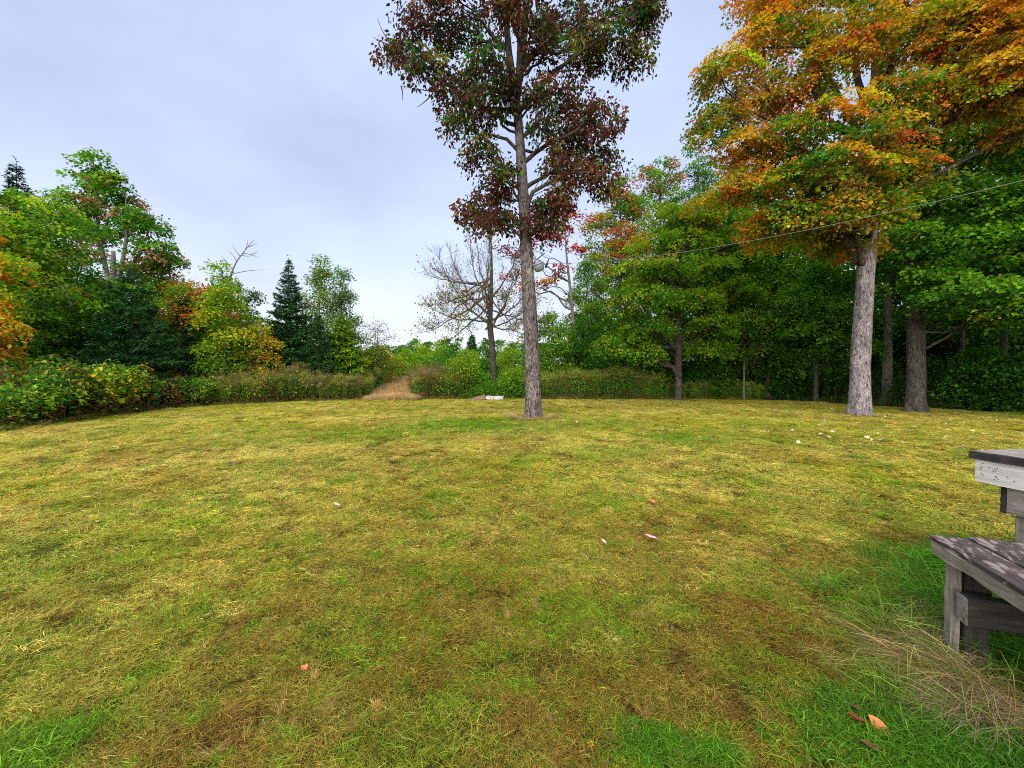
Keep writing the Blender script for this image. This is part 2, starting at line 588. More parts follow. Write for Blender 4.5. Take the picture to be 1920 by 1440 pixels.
def trunk_mesh(name, pts, rad, mat, flare=0.5, sides=20, per=0.35, rough=0.05, roots=5):
    pts = np.asarray(pts, float); rad = np.asarray(rad, float)
    seg = np.concatenate([[0], np.cumsum(np.linalg.norm(np.diff(pts, axis=0), axis=1))])
    L = seg[-1]
    n = max(6, int(L / per))
    n = int(n * 1.3) + 4
    t = np.linspace(0, 1, n) ** 1.6 * L
    # smooth interpolation
    P = np.stack([np.interp(t, seg, pts[:, i]) for i in range(3)], 1)
    for _ in range(2):
        P[1:-1] = 0.25 * P[:-2] + 0.5 * P[1:-1] + 0.25 * P[2:]
    Rr = np.interp(t, seg, rad)
    th = np.linspace(0, 2 * math.pi, sides, endpoint=False)
    ph = rng.random() * 9
    fl = flare * 1.5 * np.exp(-np.maximum(t - 0.1, 0) / 0.3)
    TT, HH = np.meshgrid(t, th, indexing='ij')
    root = 0.55 + 0.45 * np.cos(roots * HH + ph + 0.7 * np.sin(HH))
    rr = Rr[:, None] * (1 + fl[:, None] * root)
    rr = rr * (1 + rough * 2 * (fbm(np.cos(HH) * 2.3 + ph + 20, np.sin(HH) * 2.3 + TT * 0.8 + 20, 3) - 0.5))
    rr = rr * (1 + rough * 1.3 * (vnoise(HH / (2 * math.pi) * 14 + ph + 3 * vnoise(TT * 0.7, HH), TT * 1.6 + ph) - 0.5))
    v = np.stack([P[:, 0:1] + rr * np.cos(HH), P[:, 1:2] + rr * np.sin(HH), np.repeat(P[:, 2:3], sides, 1)], -1).reshape(-1, 3)
    i, j = np.meshgrid(np.arange(n - 1), np.arange(sides), indexing='ij')
    j2 = (j + 1) % sides
    f = np.stack([i * sides + j, i * sides + j2, (i + 1) * sides + j2, (i + 1) * sides + j], -1).reshape(-1, 4)
    top = np.arange((n - 1) * sides, n * sides)[None, :]
    return mesh_np(name, v, [f, top], mat, None, True)


def grow(name, label, X, Y, trunk, r0, lobes, pal, n_leaf, lsize, bark, cat='tree', group=None, hang=0.0, hexa=False, wid=0.36, spray=0.6, thick=0.1, nspray=26, flare=0.5,
         sides=14, limb_r=0.35, tilt=0.45, shell=0.5, trunk_r=None, loc_z=None, limb_parts=True, keep=0.75, stems=None, limb_bark=None, coh=0.45):
    """a broadleaf tree. trunk: points relative to the base; lobes: (cx,cy,cz, rx,ry,rz[, weight]) relative to the base"""
    z0 = float(height(np.array([X]), np.array([Y]))[0]) if loc_z is None else loc_z
    root = empty(name, (X, Y, z0), label, cat, group)
    trunk = np.asarray(trunk, float).copy()
    trunk[0, 2] = -0.25
    H = trunk[-1, 2]
    if trunk_r is None:
        trunk_r = r0 * (1 - 0.85 * np.clip(trunk[:, 2] / H, 0, 1) ** 0.9)
    tr = link('trunk', trunk_mesh('trunk', trunk, trunk_r, bark, flare, sides), root)
    limb_bark = limb_bark or bark
    axes = [(trunk, np.asarray(trunk_r))]
    for s_ in (stems or []):
        sp_ = np.asarray(s_[0], float); sr_ = np.asarray(s_[1], float)
        link('stem', trunk_mesh('stem', sp_, sr_, limb_bark, 0, max(8, sides - 6), roots=1), root)
        axes.append((sp_, sr_))
    tw = Bag()
    sps, ups, us, outs = [], [], [], []
    lo = min(l[2] - l[5] for l in lobes); hi = max(l[2] + l[5] for l in lobes)
    cen = np.mean([l[:3] for l in lobes], 0)
    ext = max(np.hypot(l[0] - cen[0], l[1] - cen[1]) + l[3] for l in lobes)
    for l in lobes:
        c = np.array(l[:3]); r_ = np.array(l[3:6])
        # the limb leaves the nearest stem below the lobe
        best = None
        for ax, ar in axes:
            zz = np.linspace(max(ax[0, 2], H * 0.08), ax[-1, 2] * 0.97, 24)
            pp = np.stack([np.interp(zz, ax[:, 2], ax[:, i]) for i in range(3)], 1)
            hd = np.hypot(pp[:, 0] - c[0], pp[:, 1] - c[1])
            want = c[2] - r_[2] * 0.25 - 0.45 * hd
            sc_ = np.abs(zz - want) + 0.6 * hd
            q = int(np.argmin(sc_))
            if best is None or sc_[q] < best[0]:
                best = (sc_[q], pp[q], float(np.interp(zz[q], ax[:, 2], ar)))
        p0, rr = best[1], best[2]
        endp = c + (c - p0) * 0.05
        midp = p0 + (endp - p0) * 0.5 + np.array([0, 0, 0.12 * np.linalg.norm(endp - p0)]) + rng.normal(size=3) * 0.12 * np.linalg.norm(endp - p0)
        pts = bez(p0, midp, endp, 9)
        pts[1:-1] += rng.normal(size=(7, 3)) * 0.03 * np.linalg.norm(endp - p0)
        lr = min(rr * 0.6, limb_r * 0.12 * np.linalg.norm(endp - p0) ** 0.8 + 0.02)
        rad = np.linspace(lr, lr * 0.22, 9)
        if limb_parts:
            link('limb', mesh_np('limb', *tube(pts, rad, 7), limb_bark, None, True), root)
        else:
            tw.tube(pts, rad, 6)
        ns = max(3, int(nspray * (l[6] if len(l) > 6 else 1)))
        d = norm(rng.normal(size=(ns, 3)))
        p = c + d * r_ * (rng.random((ns, 1)) ** (1 / 3) * (1 - shell) + shell * (0.75 + 0.3 * rng.random((ns, 1))))
        outw = norm(p - c)
        sps.append(p)
        ups.append(np.array([0, 0, 1.0]) + tilt * outw + 0.25 * rng.normal(size=(ns, 3)))
        us.append(np.clip((p[:, 2] - lo) / (hi - lo), 0, 1))
        outs.append(np.clip(np.hypot(p[:, 0] - cen[0], p[:, 1] - cen[1]) / ext, 0, 1))
        for q in range(0, ns, 2):
            i = rng.integers(2, 9)
            a = pts[i]
            m = (a + p[q]) / 2 + np.array([0, 0, 0.1]) * np.linalg.norm(p[q] - a) + rng.normal(size=3) * 0.08
            tw.tube(bez(a, m, p[q], 4), np.linspace(max(lr * 0.28, 0.012), 0.006, 4), 3)
    if tw.v:
        tag(link('twigs', tw.mesh('twigs', limb_bark), root), kind='stuff')
    sp = np.vstack(sps); up = np.vstack(ups)
    v, f, c = crown_leaves(sp, up, np.concatenate(us), np.concatenate(outs), n_leaf, spray, thick, lsize, pal, hang, hexa, wid, keep, coh)
    tag(link('crown', mesh_np('crown', v, f, M_LEAF, c), root), kind='stuff')
    return root


def auto_lobes(h0, h1, rad, n, shape='round', lean=(0, 0), squash=0.62):
    out_ = []
    for i in range(n):
        t = (i + rng.random()) / n
        if shape == 'round':
            env = rad * (math.sin(math.pi * min(1, 0.18 + 0.80 * t)) ** 0.7)
        elif shape == 'cone':
            env = rad * (1 - t) ** 0.75 + 0.15 * rad
        elif shape == 'egg':
            env = rad * (math.sin(math.pi * (0.10 + 0.85 * t) ** 0.75) ** 0.8)
        else:
            env = rad * (0.75 + 0.25 * math.sin(math.pi * t)) * (1 if t < 0.75 else 1 - 0.75 * (t - 0.75) / 0.25)
        a = i * 2.399 + rng.random() * 0.9
        rr = env * (0.35 + 0.35 * rng.random())
        lr = max(env * (0.42 + 0.2 * rng.random()), rad * 0.16)
        z = h0 + t * (h1 - h0)
        lx, ly = lean[0] * t, lean[1] * t
        rz = min(lr * squash, (h1 - h0) * 0.2)
        z = min(max(z, h0 + rz * 0.6), h1 - rz * 0.9)
        out_.append((math.cos(a) * rr + lx, math.sin(a) * rr + ly, z, lr, lr, rz, (lr / rad) * 2.1))
    return out_


def broadleaf(name, label, X, Y, H, h0, rad, pal, n_leaf, lsize=0.14, n=14, shape='round', r0=None, bark=None, lean=(0, 0), **kw):
    r0 = r0 or 0.012 * H + 0.03
    kw.setdefault('limb_parts', False)
    lob = auto_lobes(h0, H, rad, n, shape, lean)
    tr = [(0, 0, 0), (lean[0] * .1, lean[1] * .1, H * .3), (lean[0] * .4 + rng.normal() * .15, lean[1] * .4 + rng.normal() * .15, H * .6), (lean[0] * .9, lean[1] * .9, H * .95)]
    return grow(name, label, X, Y, tr, r0, lob, pal, n_leaf, lsize, bark or M_BARK_GREY, **kw)


def conifer(name, label, X, Y, H, h0, rad, pal=('spruce', 'sprucel'), dens=1.0, nl=0.26, tipcol=None, loc_z=None, power=0.85, group=None, droop=0.18):
    z0 = float(height(np.array([X]), np.array([Y]))[0]) if loc_z is None else loc_z
    root = empty(name, (X, Y, z0), label, 'tree', group)
    tr = [(0, 0, -0.2), (0, 0, H * 0.5), (rng.normal() * 0.05, 0, H)]
    link('trunk', trunk_mesh('trunk', tr, [0.014 * H + 0.02, 0.008 * H, 0.008], M_BARK_DARK, 0.3, 10), root)
    tw = Bag()
    P, D, Nn, S, Cc = [], [], [], [], []
    z = h0
    ca = np.array([C[c] for c in pal])
    while z < H * 0.985:
        t = (z - h0) / (H - h0)
        env = rad * (1 - t) ** power + 0.05
        nb = max(4, int((7 + 5 * (1 - t)) * dens))
        a0 = rng.random() * 6.28
        for b in range(nb):
            a = a0 + b * 6.283 / nb + rng.normal() * 0.2
            L = env * (0.60 + 0.58 * rng.random())
            dr = np.array([math.cos(a), math.sin(a), 0])
            p0 = np.array([0, 0, z + rng.normal() * 0.08])
            rise = 0.35 * t - droop * (1 - t)
            p2 = p0 + dr * L + np.array([0, 0, rise * L + 0.05 * L])
            p1 = p0 + dr * L * 0.5 + np.array([0, 0, (rise * 0.5 - 0.06) * L])
            pts = bez(p0, p1, p2, 6)
            tw.tube(pts[[0, 2, 5]], [0.012 + 0.012 * L, 0.01 + 0.004 * L, 0.004], 3)
            m = max(8, int(L * 46 * dens))
            s = np.sqrt(rng.random(m)) * 0.95 + 0.05
            pp = np.stack([np.interp(s, np.linspace(0, 1, 6), pts[:, i]) for i in range(3)], 1)
            side = np.array([-dr[1], dr[0], 0])
            sg = rng.choice([-1, 1], m)[:, None]
            spread = (L * 0.36 * (1.05 - s))[:, None] * rng.random((m, 1))
            pp = pp + side * sg * spread + np.array([0, 0, 1]) * (rng.normal(size=(m, 1)) * 0.03 - spread * 0.15)
            d = norm(dr * 0.8 + side * sg * 0.7 + rng.normal(size=(m, 3)) * 0.25 + np.array([0, 0, -0.12]))
            P.append(pp); D.append(d)
            Nn.append(norm(np.array([0, 0, 1.0]) + rng.normal(size=(m, 3)) * 0.35))
            S.append(nl * (0.6 + 0.7 * rng.random(m)) * (0.7 + 0.3 * min(1, L)))
            ci = (rng.random(m) < 0.25 + 0.5 * s).astype(int)
            col = ca[ci] * (0.65 + 0.7 * rng.random((m, 1)))
            if tipcol is not None:
                k2 = (rng.random(m) < 0.5) & (s > 0.7)
                col[k2] = np.array(C[tipcol]) * (0.7 + 0.5 * rng.random((k2.sum(), 1)))
            Cc.append(col)
        z += 0.17 + 0.14 * (1 - t) * rng.random() + 0.03 * rad
    # leader
    m = 14
    P.append(np.array([0, 0, H - 0.9]) + np.array([0, 0, 1]) * rng.random((m, 1)) * 1.05)
    D.append(norm(rng.normal(size=(m, 3)) * 0.5 + np.array([0, 0, 1.0]))); Nn.append(rng.normal(size=(m, 3)))
    S.append(np.full(m, nl * 0.8)); Cc.append(np.tile(ca[0], (m, 1)))
    v, f, k_ = leaves(np.vstack(P), np.vstack(Nn), np.vstack(D), np.concatenate(S), wid=0.17, fold=0.03, droop=0.1)
    tag(link('branches', tw.mesh('branches', M_BARK_DARK), root), kind='stuff')
    tag(link('crown', mesh_np('crown', v, f, M_NEEDLE, np.repeat(np.clip(np.vstack(Cc), 0.004, 0.6), k_, 0)), root), kind='stuff')
    return root


# ------------------------------------------------------------------ scatter (geometry nodes) for what nobody could count
SRC = {}


def source_collection(name, objs):
    c = bpy.data.collections.new(name)
    for o in objs:
        c.objects.link(o)
    return c


def scatter(name, coll, pos, rot, scl, tint, idx, label, cat):
    me = bpy.data.meshes.new(name)
    n = len(pos)
    me.vertices.add(n)
    me.vertices.foreach_set('co', np.asarray(pos, np.float32).ravel())
    a = me.attributes.new('rot', 'FLOAT_VECTOR', 'POINT'); a.data.foreach_set('vector', np.asarray(rot, np.float32).ravel())
    a = me.attributes.new('scl', 'FLOAT_VECTOR', 'POINT'); a.data.foreach_set('vector', np.asarray(scl, np.float32).ravel())
    a = me.attributes.new('tint', 'FLOAT_COLOR', 'POINT')
    c4 = np.ones((n, 4), np.float32); c4[:, :3] = tint
    a.data.foreach_set('color', c4.ravel())
    a = me.attributes.new('idx', 'INT', 'POINT'); a.data.foreach_set('value', np.asarray(idx, np.int32))
    o = link(name, me)
    tag(o, label, cat, kind='stuff')
    g = bpy.data.node_groups.new(name, 'GeometryNodeTree')
    g.interface.new_socket('Geometry', in_out='INPUT', socket_type='NodeSocketGeometry')
    g.interface.new_socket('Geometry', in_out='OUTPUT', socket_type='NodeSocketGeometry')
    gi = g.nodes.new('NodeGroupInput'); go = g.nodes.new('NodeGroupOutput')
    ci = g.nodes.new('GeometryNodeCollectionInfo')
    ci.inputs['Collection'].default_value = coll
    ci.inputs['Separate Children'].default_value = True
    ci.inputs['Reset Children'].default_value = True
    ip = g.nodes.new('GeometryNodeInstanceOnPoints')
    ip.inputs['Pick Instance'].default_value = True

    def attr(nm, dt):
        x = g.nodes.new('GeometryNodeInputNamedAttribute'); x.data_type = dt
        x.inputs['Name'].default_value = nm
        return x.outputs['Attribute']
    e2r = g.nodes.new('FunctionNodeEulerToRotation')
    g.links.new(attr('rot', 'FLOAT_VECTOR'), e2r.inputs[0])
    g.links.new(gi.outputs[0], ip.inputs['Points'])
    g.links.new(ci.outputs[0], ip.inputs['Instance'])
    g.links.new(attr('idx', 'INT'), ip.inputs['Instance Index'])
    g.links.new(e2r.outputs[0], ip.inputs['Rotation'])
    g.links.new(attr('scl', 'FLOAT_VECTOR'), ip.inputs['Scale'])
    g.links.new(ip.outputs[0], go.inputs[0])
    m = o.modifiers.new('scatter', 'NODES'); m.node_group = g
    return o


def blade_set(n, area, length, width, lift, flow=None, flow_s=0.5, curl=0.3, var=0.35, base=(1, 1, 1), hue=0.12, z_spread=0.02):
    """n grass blades, 3 segments each, in a disc of radius AREA; LIFT = how steeply they rise"""
    a = rng.random(n) * 6.283
    r_ = np.sqrt(rng.random(n)) * area
    p = np.stack([np.cos(a) * r_, np.sin(a) * r_, rng.random(n) * z_spread], 1)
    az = rng.random(n) * 6.283
    d = np.stack([np.cos(az), np.sin(az)], 1)
    if flow is not None:
        d = norm(d * (1 - flow_s) + np.array(flow) * flow_s)
    L = length * (0.55 + 0.9 * rng.random(n))
    el = np.clip(lift * (0.5 + rng.random(n)), 0, 1.45)
    side = np.stack([-d[:, 1], d[:, 0]], 1)
    pts = [p]
    cur = p
    bend = rng.normal(size=n) * curl
    for s in range(3):
        e_ = el - (s * (0.35 + 0.5 * rng.random(n)) * el * 0.9) - 0.06 * s
        dd = norm(d + side * (bend * s * 0.5)[:, None])
        stepv = np.concatenate([dd * np.cos(e_)[:, None], np.sin(e_)[:, None]], 1) * (L / 3)[:, None]
        cur = cur + stepv
        cur[:, 2] = np.maximum(cur[:, 2], 0.004)
        pts.append(cur)
    w = width * (0.6 + 0.8 * rng.random(n))
    tw_ = rng.normal(size=n) * 0.5
    sv = np.concatenate([side * np.cos(tw_)[:, None], np.sin(tw_)[:, None]], 1)
    vs = []
    for i, q in enumerate(pts[:-1]):
        ww = (w * (1 - 0.22 * i))[:, None] * 0.5
        vs += [q - sv * ww, q + sv * ww]
    vs.append(pts[-1])
    v = np.stack(vs, 1)
    f4 = np.array([[0, 1, 3, 2], [2, 3, 5, 4]]); f3 = np.array([[4, 5, 6]])
    k_ = 7
    F4 = (np.arange(n)[:, None, None] * k_ + f4[None]).reshape(-1, 4)
    F3 = (np.arange(n)[:, None, None] * k_ + f3[None]).reshape(-1, 3)
    c = np.array(base) * (1 + var * rng.normal(size=(n, 1))) * (1 + hue * rng.normal(size=(n, 3)))
    return v.reshape(-1, 3), F4, F3, np.repeat(np.clip(c, 0.05, 2.2), k_, 0)


def join_sets(sets):
    vs, f4, f3, cs = [], [], [], []
    o = 0
    for v, a, b, c in sets:
        vs.append(v); f4.append(a + o); f3.append(b + o); cs.append(c); o += len(v)
    return np.vstack(vs), np.vstack(f4), np.vstack(f3), np.vstack(cs)


def src_obj(name, sets, mat):
    v, a, b, c = join_sets(sets)
    return bpy.data.objects.new(name, mesh_np(name, v, [a, b], mat, c))


def build_lawn_grass():
    objs = []
    # matted clippings lying mostly flat (0-5)
    for i in range(6):
        objs.append(src_obj('a%02d_mat' % i, [
            blade_set(92, 0.09, 0.044, 0.0026, 0.25, flow=(1, 0), flow_s=0.3, var=0.28, z_spread=0.024),
            blade_set(6, 0.08, 0.075, 0.0024, 0.35, flow=(1, 0), flow_s=0.3, var=0.3, base=(1.15, 1.1, 1.4)),
            blade_set(18, 0.08, 0.04, 0.0032, 0.5, var=0.3, base=(0.45, 0.65, 0.5)),
            blade_set(12, 0.085, 0.06, 0.006, 0.1, var=0.3, base=(0.35, 0.3, 0.3), z_spread=0.004)], M_GRASS_I))
    # short standing stubble (6-9)
    for i in range(4):
        objs.append(src_obj('b%02d_stubble' % i, [
            blade_set(70, 0.08, 0.042, 0.003, 0.75, var=0.3, curl=0.5),
            blade_set(10, 0.08, 0.05, 0.0026, 0.3, var=0.3, base=(1.4, 1.05, 1.3))], M_GRASS_I))
    # a clump of dry hay raised a little (10-12)
    for i in range(3):
        objs.append(src_obj('c%02d_hay' % i, [
            blade_set(80, 0.09, 0.07, 0.0026, 0.26, flow=(1, 0.2), flow_s=0.4, var=0.3, z_spread=0.04),
            blade_set(14, 0.09, 0.08, 0.006, 0.1, var=0.2, base=(0.3, 0.25, 0.22), z_spread=0.005)], M_GRASS_I))
    coll = source_collection('lawn_grass_kinds', objs)
    pts, scs = [], []
    # density falls with distance, tufts grow to match
    d = 0.5
    while d < 27.5:
        s = np.clip(d / 4.0, 0.85, 1.9)
        dens = 290 / s ** 2 * (1.0 if d < 9 else 0.85 if d < 16 else 0.7)
        step = d * 0.05
        amax = 1.25 if d < 12 else 1.05
        A = step * d * 2 * amax
        n = int(A * dens)
        rr = d + rng.random(n) * step
        aa = (rng.random(n) * 2 - 1) * amax
        pts.append(np.stack([rr * np.sin(aa), rr * np.cos(aa)], 1)); scs.append(np.full(n, s))
        d += step
    p = np.vstack(pts); s = np.concatenate(scs)
    ok = edge_dist(p[:, 0], p[:, 1]) < 0.35
    hollow = 0.5 * fbm(p[:, 0] * 5.5 + 50, p[:, 1] * 8.5 + 13, 2) + 0.5 * vnoise(p[:, 0] * 1.7 + 50, p[:, 1] * 2.2 + 13)
    lowest = np.where(np.hypot(p[:, 0], p[:, 1]) < 4.5, 0.74, 0.40)
    ok &= rng.random(len(p)) < lowest + (1 - lowest) * smooth(0.30, 0.42, hollow)
    p, s = p[ok], s[ok]
    n = len(p)
    g, b = lawn_mix(p[:, 0], p[:, 1])
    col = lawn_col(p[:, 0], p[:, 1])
    u = rng.random(n)
    hay = fbm(p[:, 0] * 1.7 + 3, p[:, 1] * 1.7 + 44, 3)
    idx = np.where(u < 0.12 + 0.75 * g, 6 + rng.integers(0, 4, n), np.where((hay > 0.56) & (u > 0.6), 10 + rng.integers(0, 3, n), rng.integers(0, 6, n)))
    odd = rng.random(n)
    dd = np.hypot(p[:, 0], p[:, 1])
    col = np.where(((odd < 0.07) & (dd > 3.2))[:, None], STRAW, col)
    col = np.where(((odd < 0.04) & (dd <= 3.2))[:, None], STRAW * 0.7, col)
    col = np.where(((odd > 0.10) & (odd < 0.20))[:, None], GREEN * 1.15, col)
    col = np.where(((odd > 0.22) & (odd < 0.28))[:, None], BROWN * 0.8, col)
    col = col * (0.68 + 0.5 * rng.random((n, 1)))
    z = height(p[:, 0], p[:, 1])
    flow = 1.6 * (fbm(p[:, 0] * 0.5 + 9, p[:, 1] * 0.5 + 77, 2) - 0.5) * 6.28 + rng.normal(size=n) * 0.9 + 0.3
    rot = np.stack([rng.normal(size=n) * 0.1, rng.normal(size=n) * 0.1, flow], 1)
    sc = np.stack([s, s, s * (0.75 + 0.6 * rng.random(n)) * np.where(s > 1.6, 0.8, 1)], 1)
    print('lawn tufts', n)
    scatter('mown_grass', coll, np.column_stack([p, z - 0.004]), rot, sc, col, idx, 'mown lawn of matted yellow-brown clippings with patches of fresh green', 'grass')


build_lawn_grass()


def build_long_grass():
    objs = []
    for i in range(3):
        objs.append(src_obj('a%02d_green' % i, [blade_set(40, 0.09, 0.36, 0.006, 0.85, flow=(0.8, -0.4), flow_s=0.35, var=0.3, curl=0.5), blade_set(14, 0.1, 0.2, 0.006, 0.7, var=0.3)], M_GRASS_I))
    for i in range(3):
        objs.append(src_obj('b%02d_dry' % i, [blade_set(46, 0.08, 0.42, 0.0032, 0.42, flow=(1, 0.3), flow_s=0.72, var=0.25, curl=0.5, z_spread=0.07), blade_set(12, 0.09, 0.3, 0.003, 0.7, var=0.2)], M_GRASS_I))
    for i in range(2):
        objs.append(src_obj('c%02d_moss' % i, [blade_set(70, 0.07, 0.06, 0.004, 0.9, var=0.3, curl=0.6)], M_GRASS_I))
    coll = source_collection('long_grass_kinds', objs)
    P, Rt, S, T, I = [], [], [], [], []

    def put(px, py, spread, n, kind, tint, flow, sc=1.0, jit=0.35):
        c = G(px, py)
        q = c + rng.normal(size=(n, 2)) * np.array(spread)
        P.append(q)
        I.append(kind[0] + rng.integers(0, kind[1], n))
        Rt.append(np.stack([rng.normal(size=n) * .12, rng.normal(size=n) * .12, flow + rng.normal(size=n) * jit], 1))
        S.append(sc * (0.7 + 0.6 * rng.random(n)))
        T.append(np.array(tint) * (0.7 + 0.6 * rng.random((n, 1))))
    gr, gr2, dry, dry2 = (0.075, 0.21, 0.015), (0.15, 0.24, 0.025), (0.46, 0.36, 0.17), (0.42, 0.29, 0.13)
    # green tall grass under and beside the bench
    put(1910, 1110, (.20, .18), 90, (0, 3), gr, 2.6, 0.9)
    put(1935, 1230, (.16, .16), 70, (0, 3), gr, 2.4, 0.9)
    put(1990, 1160, (.4, .35), 120, (0, 3), gr, 2.6, 1.1)
    put(1650, 1115, (.14, .18), 20, (0, 3), (0.09, 0.17, 0.015), 0.3, 0.5)
    put(1700, 1110, (.12, .14), 16, (0, 3), gr2, 0.6, 0.6)
    put(1690, 1060, (.14, .16), 12, (0, 3), gr2, 0.6, 0.5)
    put(1620, 1240, (.16, .16), 14, (0, 3), (0.20, 0.22, 0.03), 3.0, 0.4)
    # dry bent stalks round the near leg
    put(1770, 1150, (.05, .09), 30, (3, 3), dry, 3.9, 0.55)
    put(1755, 1190, (.07, .06), 26, (3, 3), dry, 3.5, 0.55)
    put(1775, 1235, (.07, .05), 26, (3, 3), dry, 3.3, 0.6)
    put(1735, 1265, (.11, .05), 18, (3, 3), dry2, 3.2, 0.55, 0.6)
    put(1820, 1290, (.08, .05), 16, (3, 3), dry2, 3.0, 0.8, 0.6)
    put(1690, 1210, (.09, .07), 12, (0, 3), gr2, 3.4, 0.8, 0.6)
    put(1710, 1300, (.11, .05), 24, (0, 3), gr2, 3.0, 0.6, 0.6)
    put(1640, 1190, (.08, .08), 4, (3, 3), (0.42, 0.31, 0.10), 3.4, 0.6, 0.8)
    put(1870, 1345, (.12, .04), 22, (3, 3), (0.36, 0.27, 0.15), 2.8, 0.6)
    # green mossy turf at the bottom right corner
    put(1700, 1400, (.20, .08), 150, (6, 2), (0.085, 0.20, 0.012), 0, 1.0, 3)
    put(1850, 1420, (.18, .08), 130, (6, 2), (0.065, 0.18, 0.012), 0, 1.0, 3)
    put(1600, 1330, (.10, .05), 40, (6, 2), (0.08, 0.18, 0.015), 0, 1.0, 3)
    put(1240, 1405, (.08, .05), 44, (6, 2), (0.085, 0.20, 0.012), 0, 0.8, 3)
    put(1340, 1420, (.05, .03), 20, (6, 2), (0.085, 0.20, 0.012), 0, 0.8, 3)
    put(1730, 1370, (.14, .06), 16, (0, 3), gr, 5.6, 0.45)
    # bottom left corner
    put(50, 1415, (.13, .06), 34, (6, 2), (0.15, 0.27, 0.02), 2.8, 0.9)
    put(110, 1385, (.08, .04), 8, (0, 3), (0.15, 0.27, 0.02), 2.8, 0.25)
    # hay lying on the lawn
    for x, y, k_ in ((1040, 1150, 14), (960, 1190, 10), (640, 1320, 10), (420, 1400, 14), (1380, 1040, 12), (1440, 1060, 10), (1340, 1015, 8), (40, 1180, 12), (1100, 1400, 10), (500, 1190, 8), (1560, 1410, 10), (1590, 1440, 10)):
        put(x, y, (.26, .18), k_, (3, 3), (0.40, 0.25, 0.08), rng.random() * 3, 0.2, 1.2)
    # ring of dry grass round the two big trunks
    b1 = G(1000, 787)
    n = 70
    a = rng.random(n) * 6.283
    q = b1 + np.stack([np.cos(a), np.sin(a)], 1) * (0.42 + 0.28 * rng.random(n))[:, None]
    P.append(q); I.append(3 + rng.integers(0, 3, n)); Rt.append(np.stack([rng.normal(size=n) * .1, rng.normal(size=n) * .1, a + rng.normal(size=n) * .8], 1))
    S.append(0.75 + 0.4 * rng.random(n)); T.append(np.array((0.40, 0.29, 0.12)) * (0.7 + 0.6 * rng.random((n, 1))))
    b2 = G(1612, 781)
    n = 40
    a = rng.random(n) * 6.283
    q = b2 + np.stack([np.cos(a), np.sin(a)], 1) * (0.5 + 0.5 * rng.random(n))[:, None]
    P.append(q); I.append(3 + rng.integers(0, 3, n)); Rt.append(np.stack([rng.normal(size=n) * .1, rng.normal(size=n) * .1, a + rng.normal(size=n) * .8], 1))
    S.append(0.45 + 0.3 * rng.random(n)); T.append(np.array((0.34, 0.22, 0.09)) * (0.7 + 0.6 * rng.random((n, 1))))
    p = np.vstack(P); s = np.concatenate(S)
    scatter('long_grass', coll, np.column_stack([p, height(p[:, 0], p[:, 1])]), np.vstack(Rt), np.stack([s, s, s], 1), np.vstack(T), np.concatenate(I),
            'unmown green and dry grass round the bench and the trunks', 'grass')


build_long_grass()


# ------------------------------------------------------------------ weeds, thickets and undergrowth
def weed_mesh(name, h, n, lsize, pal, spread=0.3, top=None, wid=0.34, stems=6, hang=0.3):
    b = Bag()
    P, D, Nn, S, Cc = [], [], [], [], []
    for s in range(stems):
        a = rng.random() * 6.283
        off = np.array([math.cos(a), math.sin(a), 0]) * spread * math.sqrt(rng.random())
        hh = h * (0.65 + 0.4 * rng.random())
        lean = np.array([math.cos(a), math.sin(a), 0]) * 0.22 * hh * rng.random()
        pts = bez(off, off + np.array([0, 0, hh * 0.6]), off + lean + np.array([0, 0, hh]), 5)
        b.tube(pts, np.linspace(0.008, 0.003, 5), 3, (0.10, 0.08, 0.04))
        m = n // stems
        t = 0.08 + 0.92 * rng.random(m) ** 0.7
        pp = np.stack([np.interp(t, np.linspace(0, 1, 5), pts[:, i]) for i in range(3)], 1)
        az = rng.random(m) * 6.283
        d = np.stack([np.cos(az), np.sin(az), 0.25 - hang * rng.random(m)], 1)
        pp = pp + d * 0.12 * rng.random((m, 1))
        P.append(pp); D.append(d); Nn.append(np.array([0, 0, 1.0]) + 0.45 * rng.normal(size=(m, 3)) + 0.3 * d)
        S.append(lsize * (0.6 + 0.8 * rng.random(m)) * (1.15 - 0.5 * t))
        main = rng.integers(0, len(pal))
        ci = np.where(rng.random(m) < 0.7, main, rng.integers(0, len(pal), m))
        low = (t < 0.35) & (rng.random(m) < 0.5)
        c = np.array([C[x] for x in pal])[ci]
        c[low] = C['brown']
        Cc.append(c * (0.7 + 0.6 * rng.random((m, 1))))
        if top is not None:
            m2 = 26
            e_ = pts[-1]
            pp = e_ + np.stack([rng.normal(size=m2) * 0.07, rng.normal(size=m2) * 0.07, -0.02 - 0.16 * rng.random(m2)], 1)
            P.append(pp); D.append(rng.normal(size=(m2, 3)) + np.array([0, 0, 0.4])); Nn.append(rng.normal(size=(m2, 3)))
            S.append(0.06 * (0.6 + 0.8 * rng.random(m2))); Cc.append(np.array(top) * (0.6 + 0.8 * rng.random((m2, 1))))
    v, f, k_ = leaves(np.vstack(P), np.vstack(Nn), np.vstack(D), np.concatenate(S), wid=wid)
    b.add(v, f, np.repeat(np.clip(np.vstack(Cc), 0.004, 0.6), k_, 0))
    me = b.mesh(name, M_LEAF_I, False)
    return bpy.data.objects.new(name, me)


def along_edge(n, px0, px1, depth, back=0.15):
    """random points in a band behind the mown edge between two photo columns"""
    ea = np.arctan2(EDGE[:, 0], EDGE[:, 1]); er = np.hypot(EDGE[:, 0], EDGE[:, 1])
    a0, a1 = math.atan((px0 - 960) / F), math.atan((px1 - 960) / F)
    a = a0 + (a1 - a0) * rng.random(n)
    r_ = np.interp(a, ea, er) + back + depth * rng.random(n) ** 1.2
    return np.stack([r_ * np.sin(a), r_ * np.cos(a)], 1)


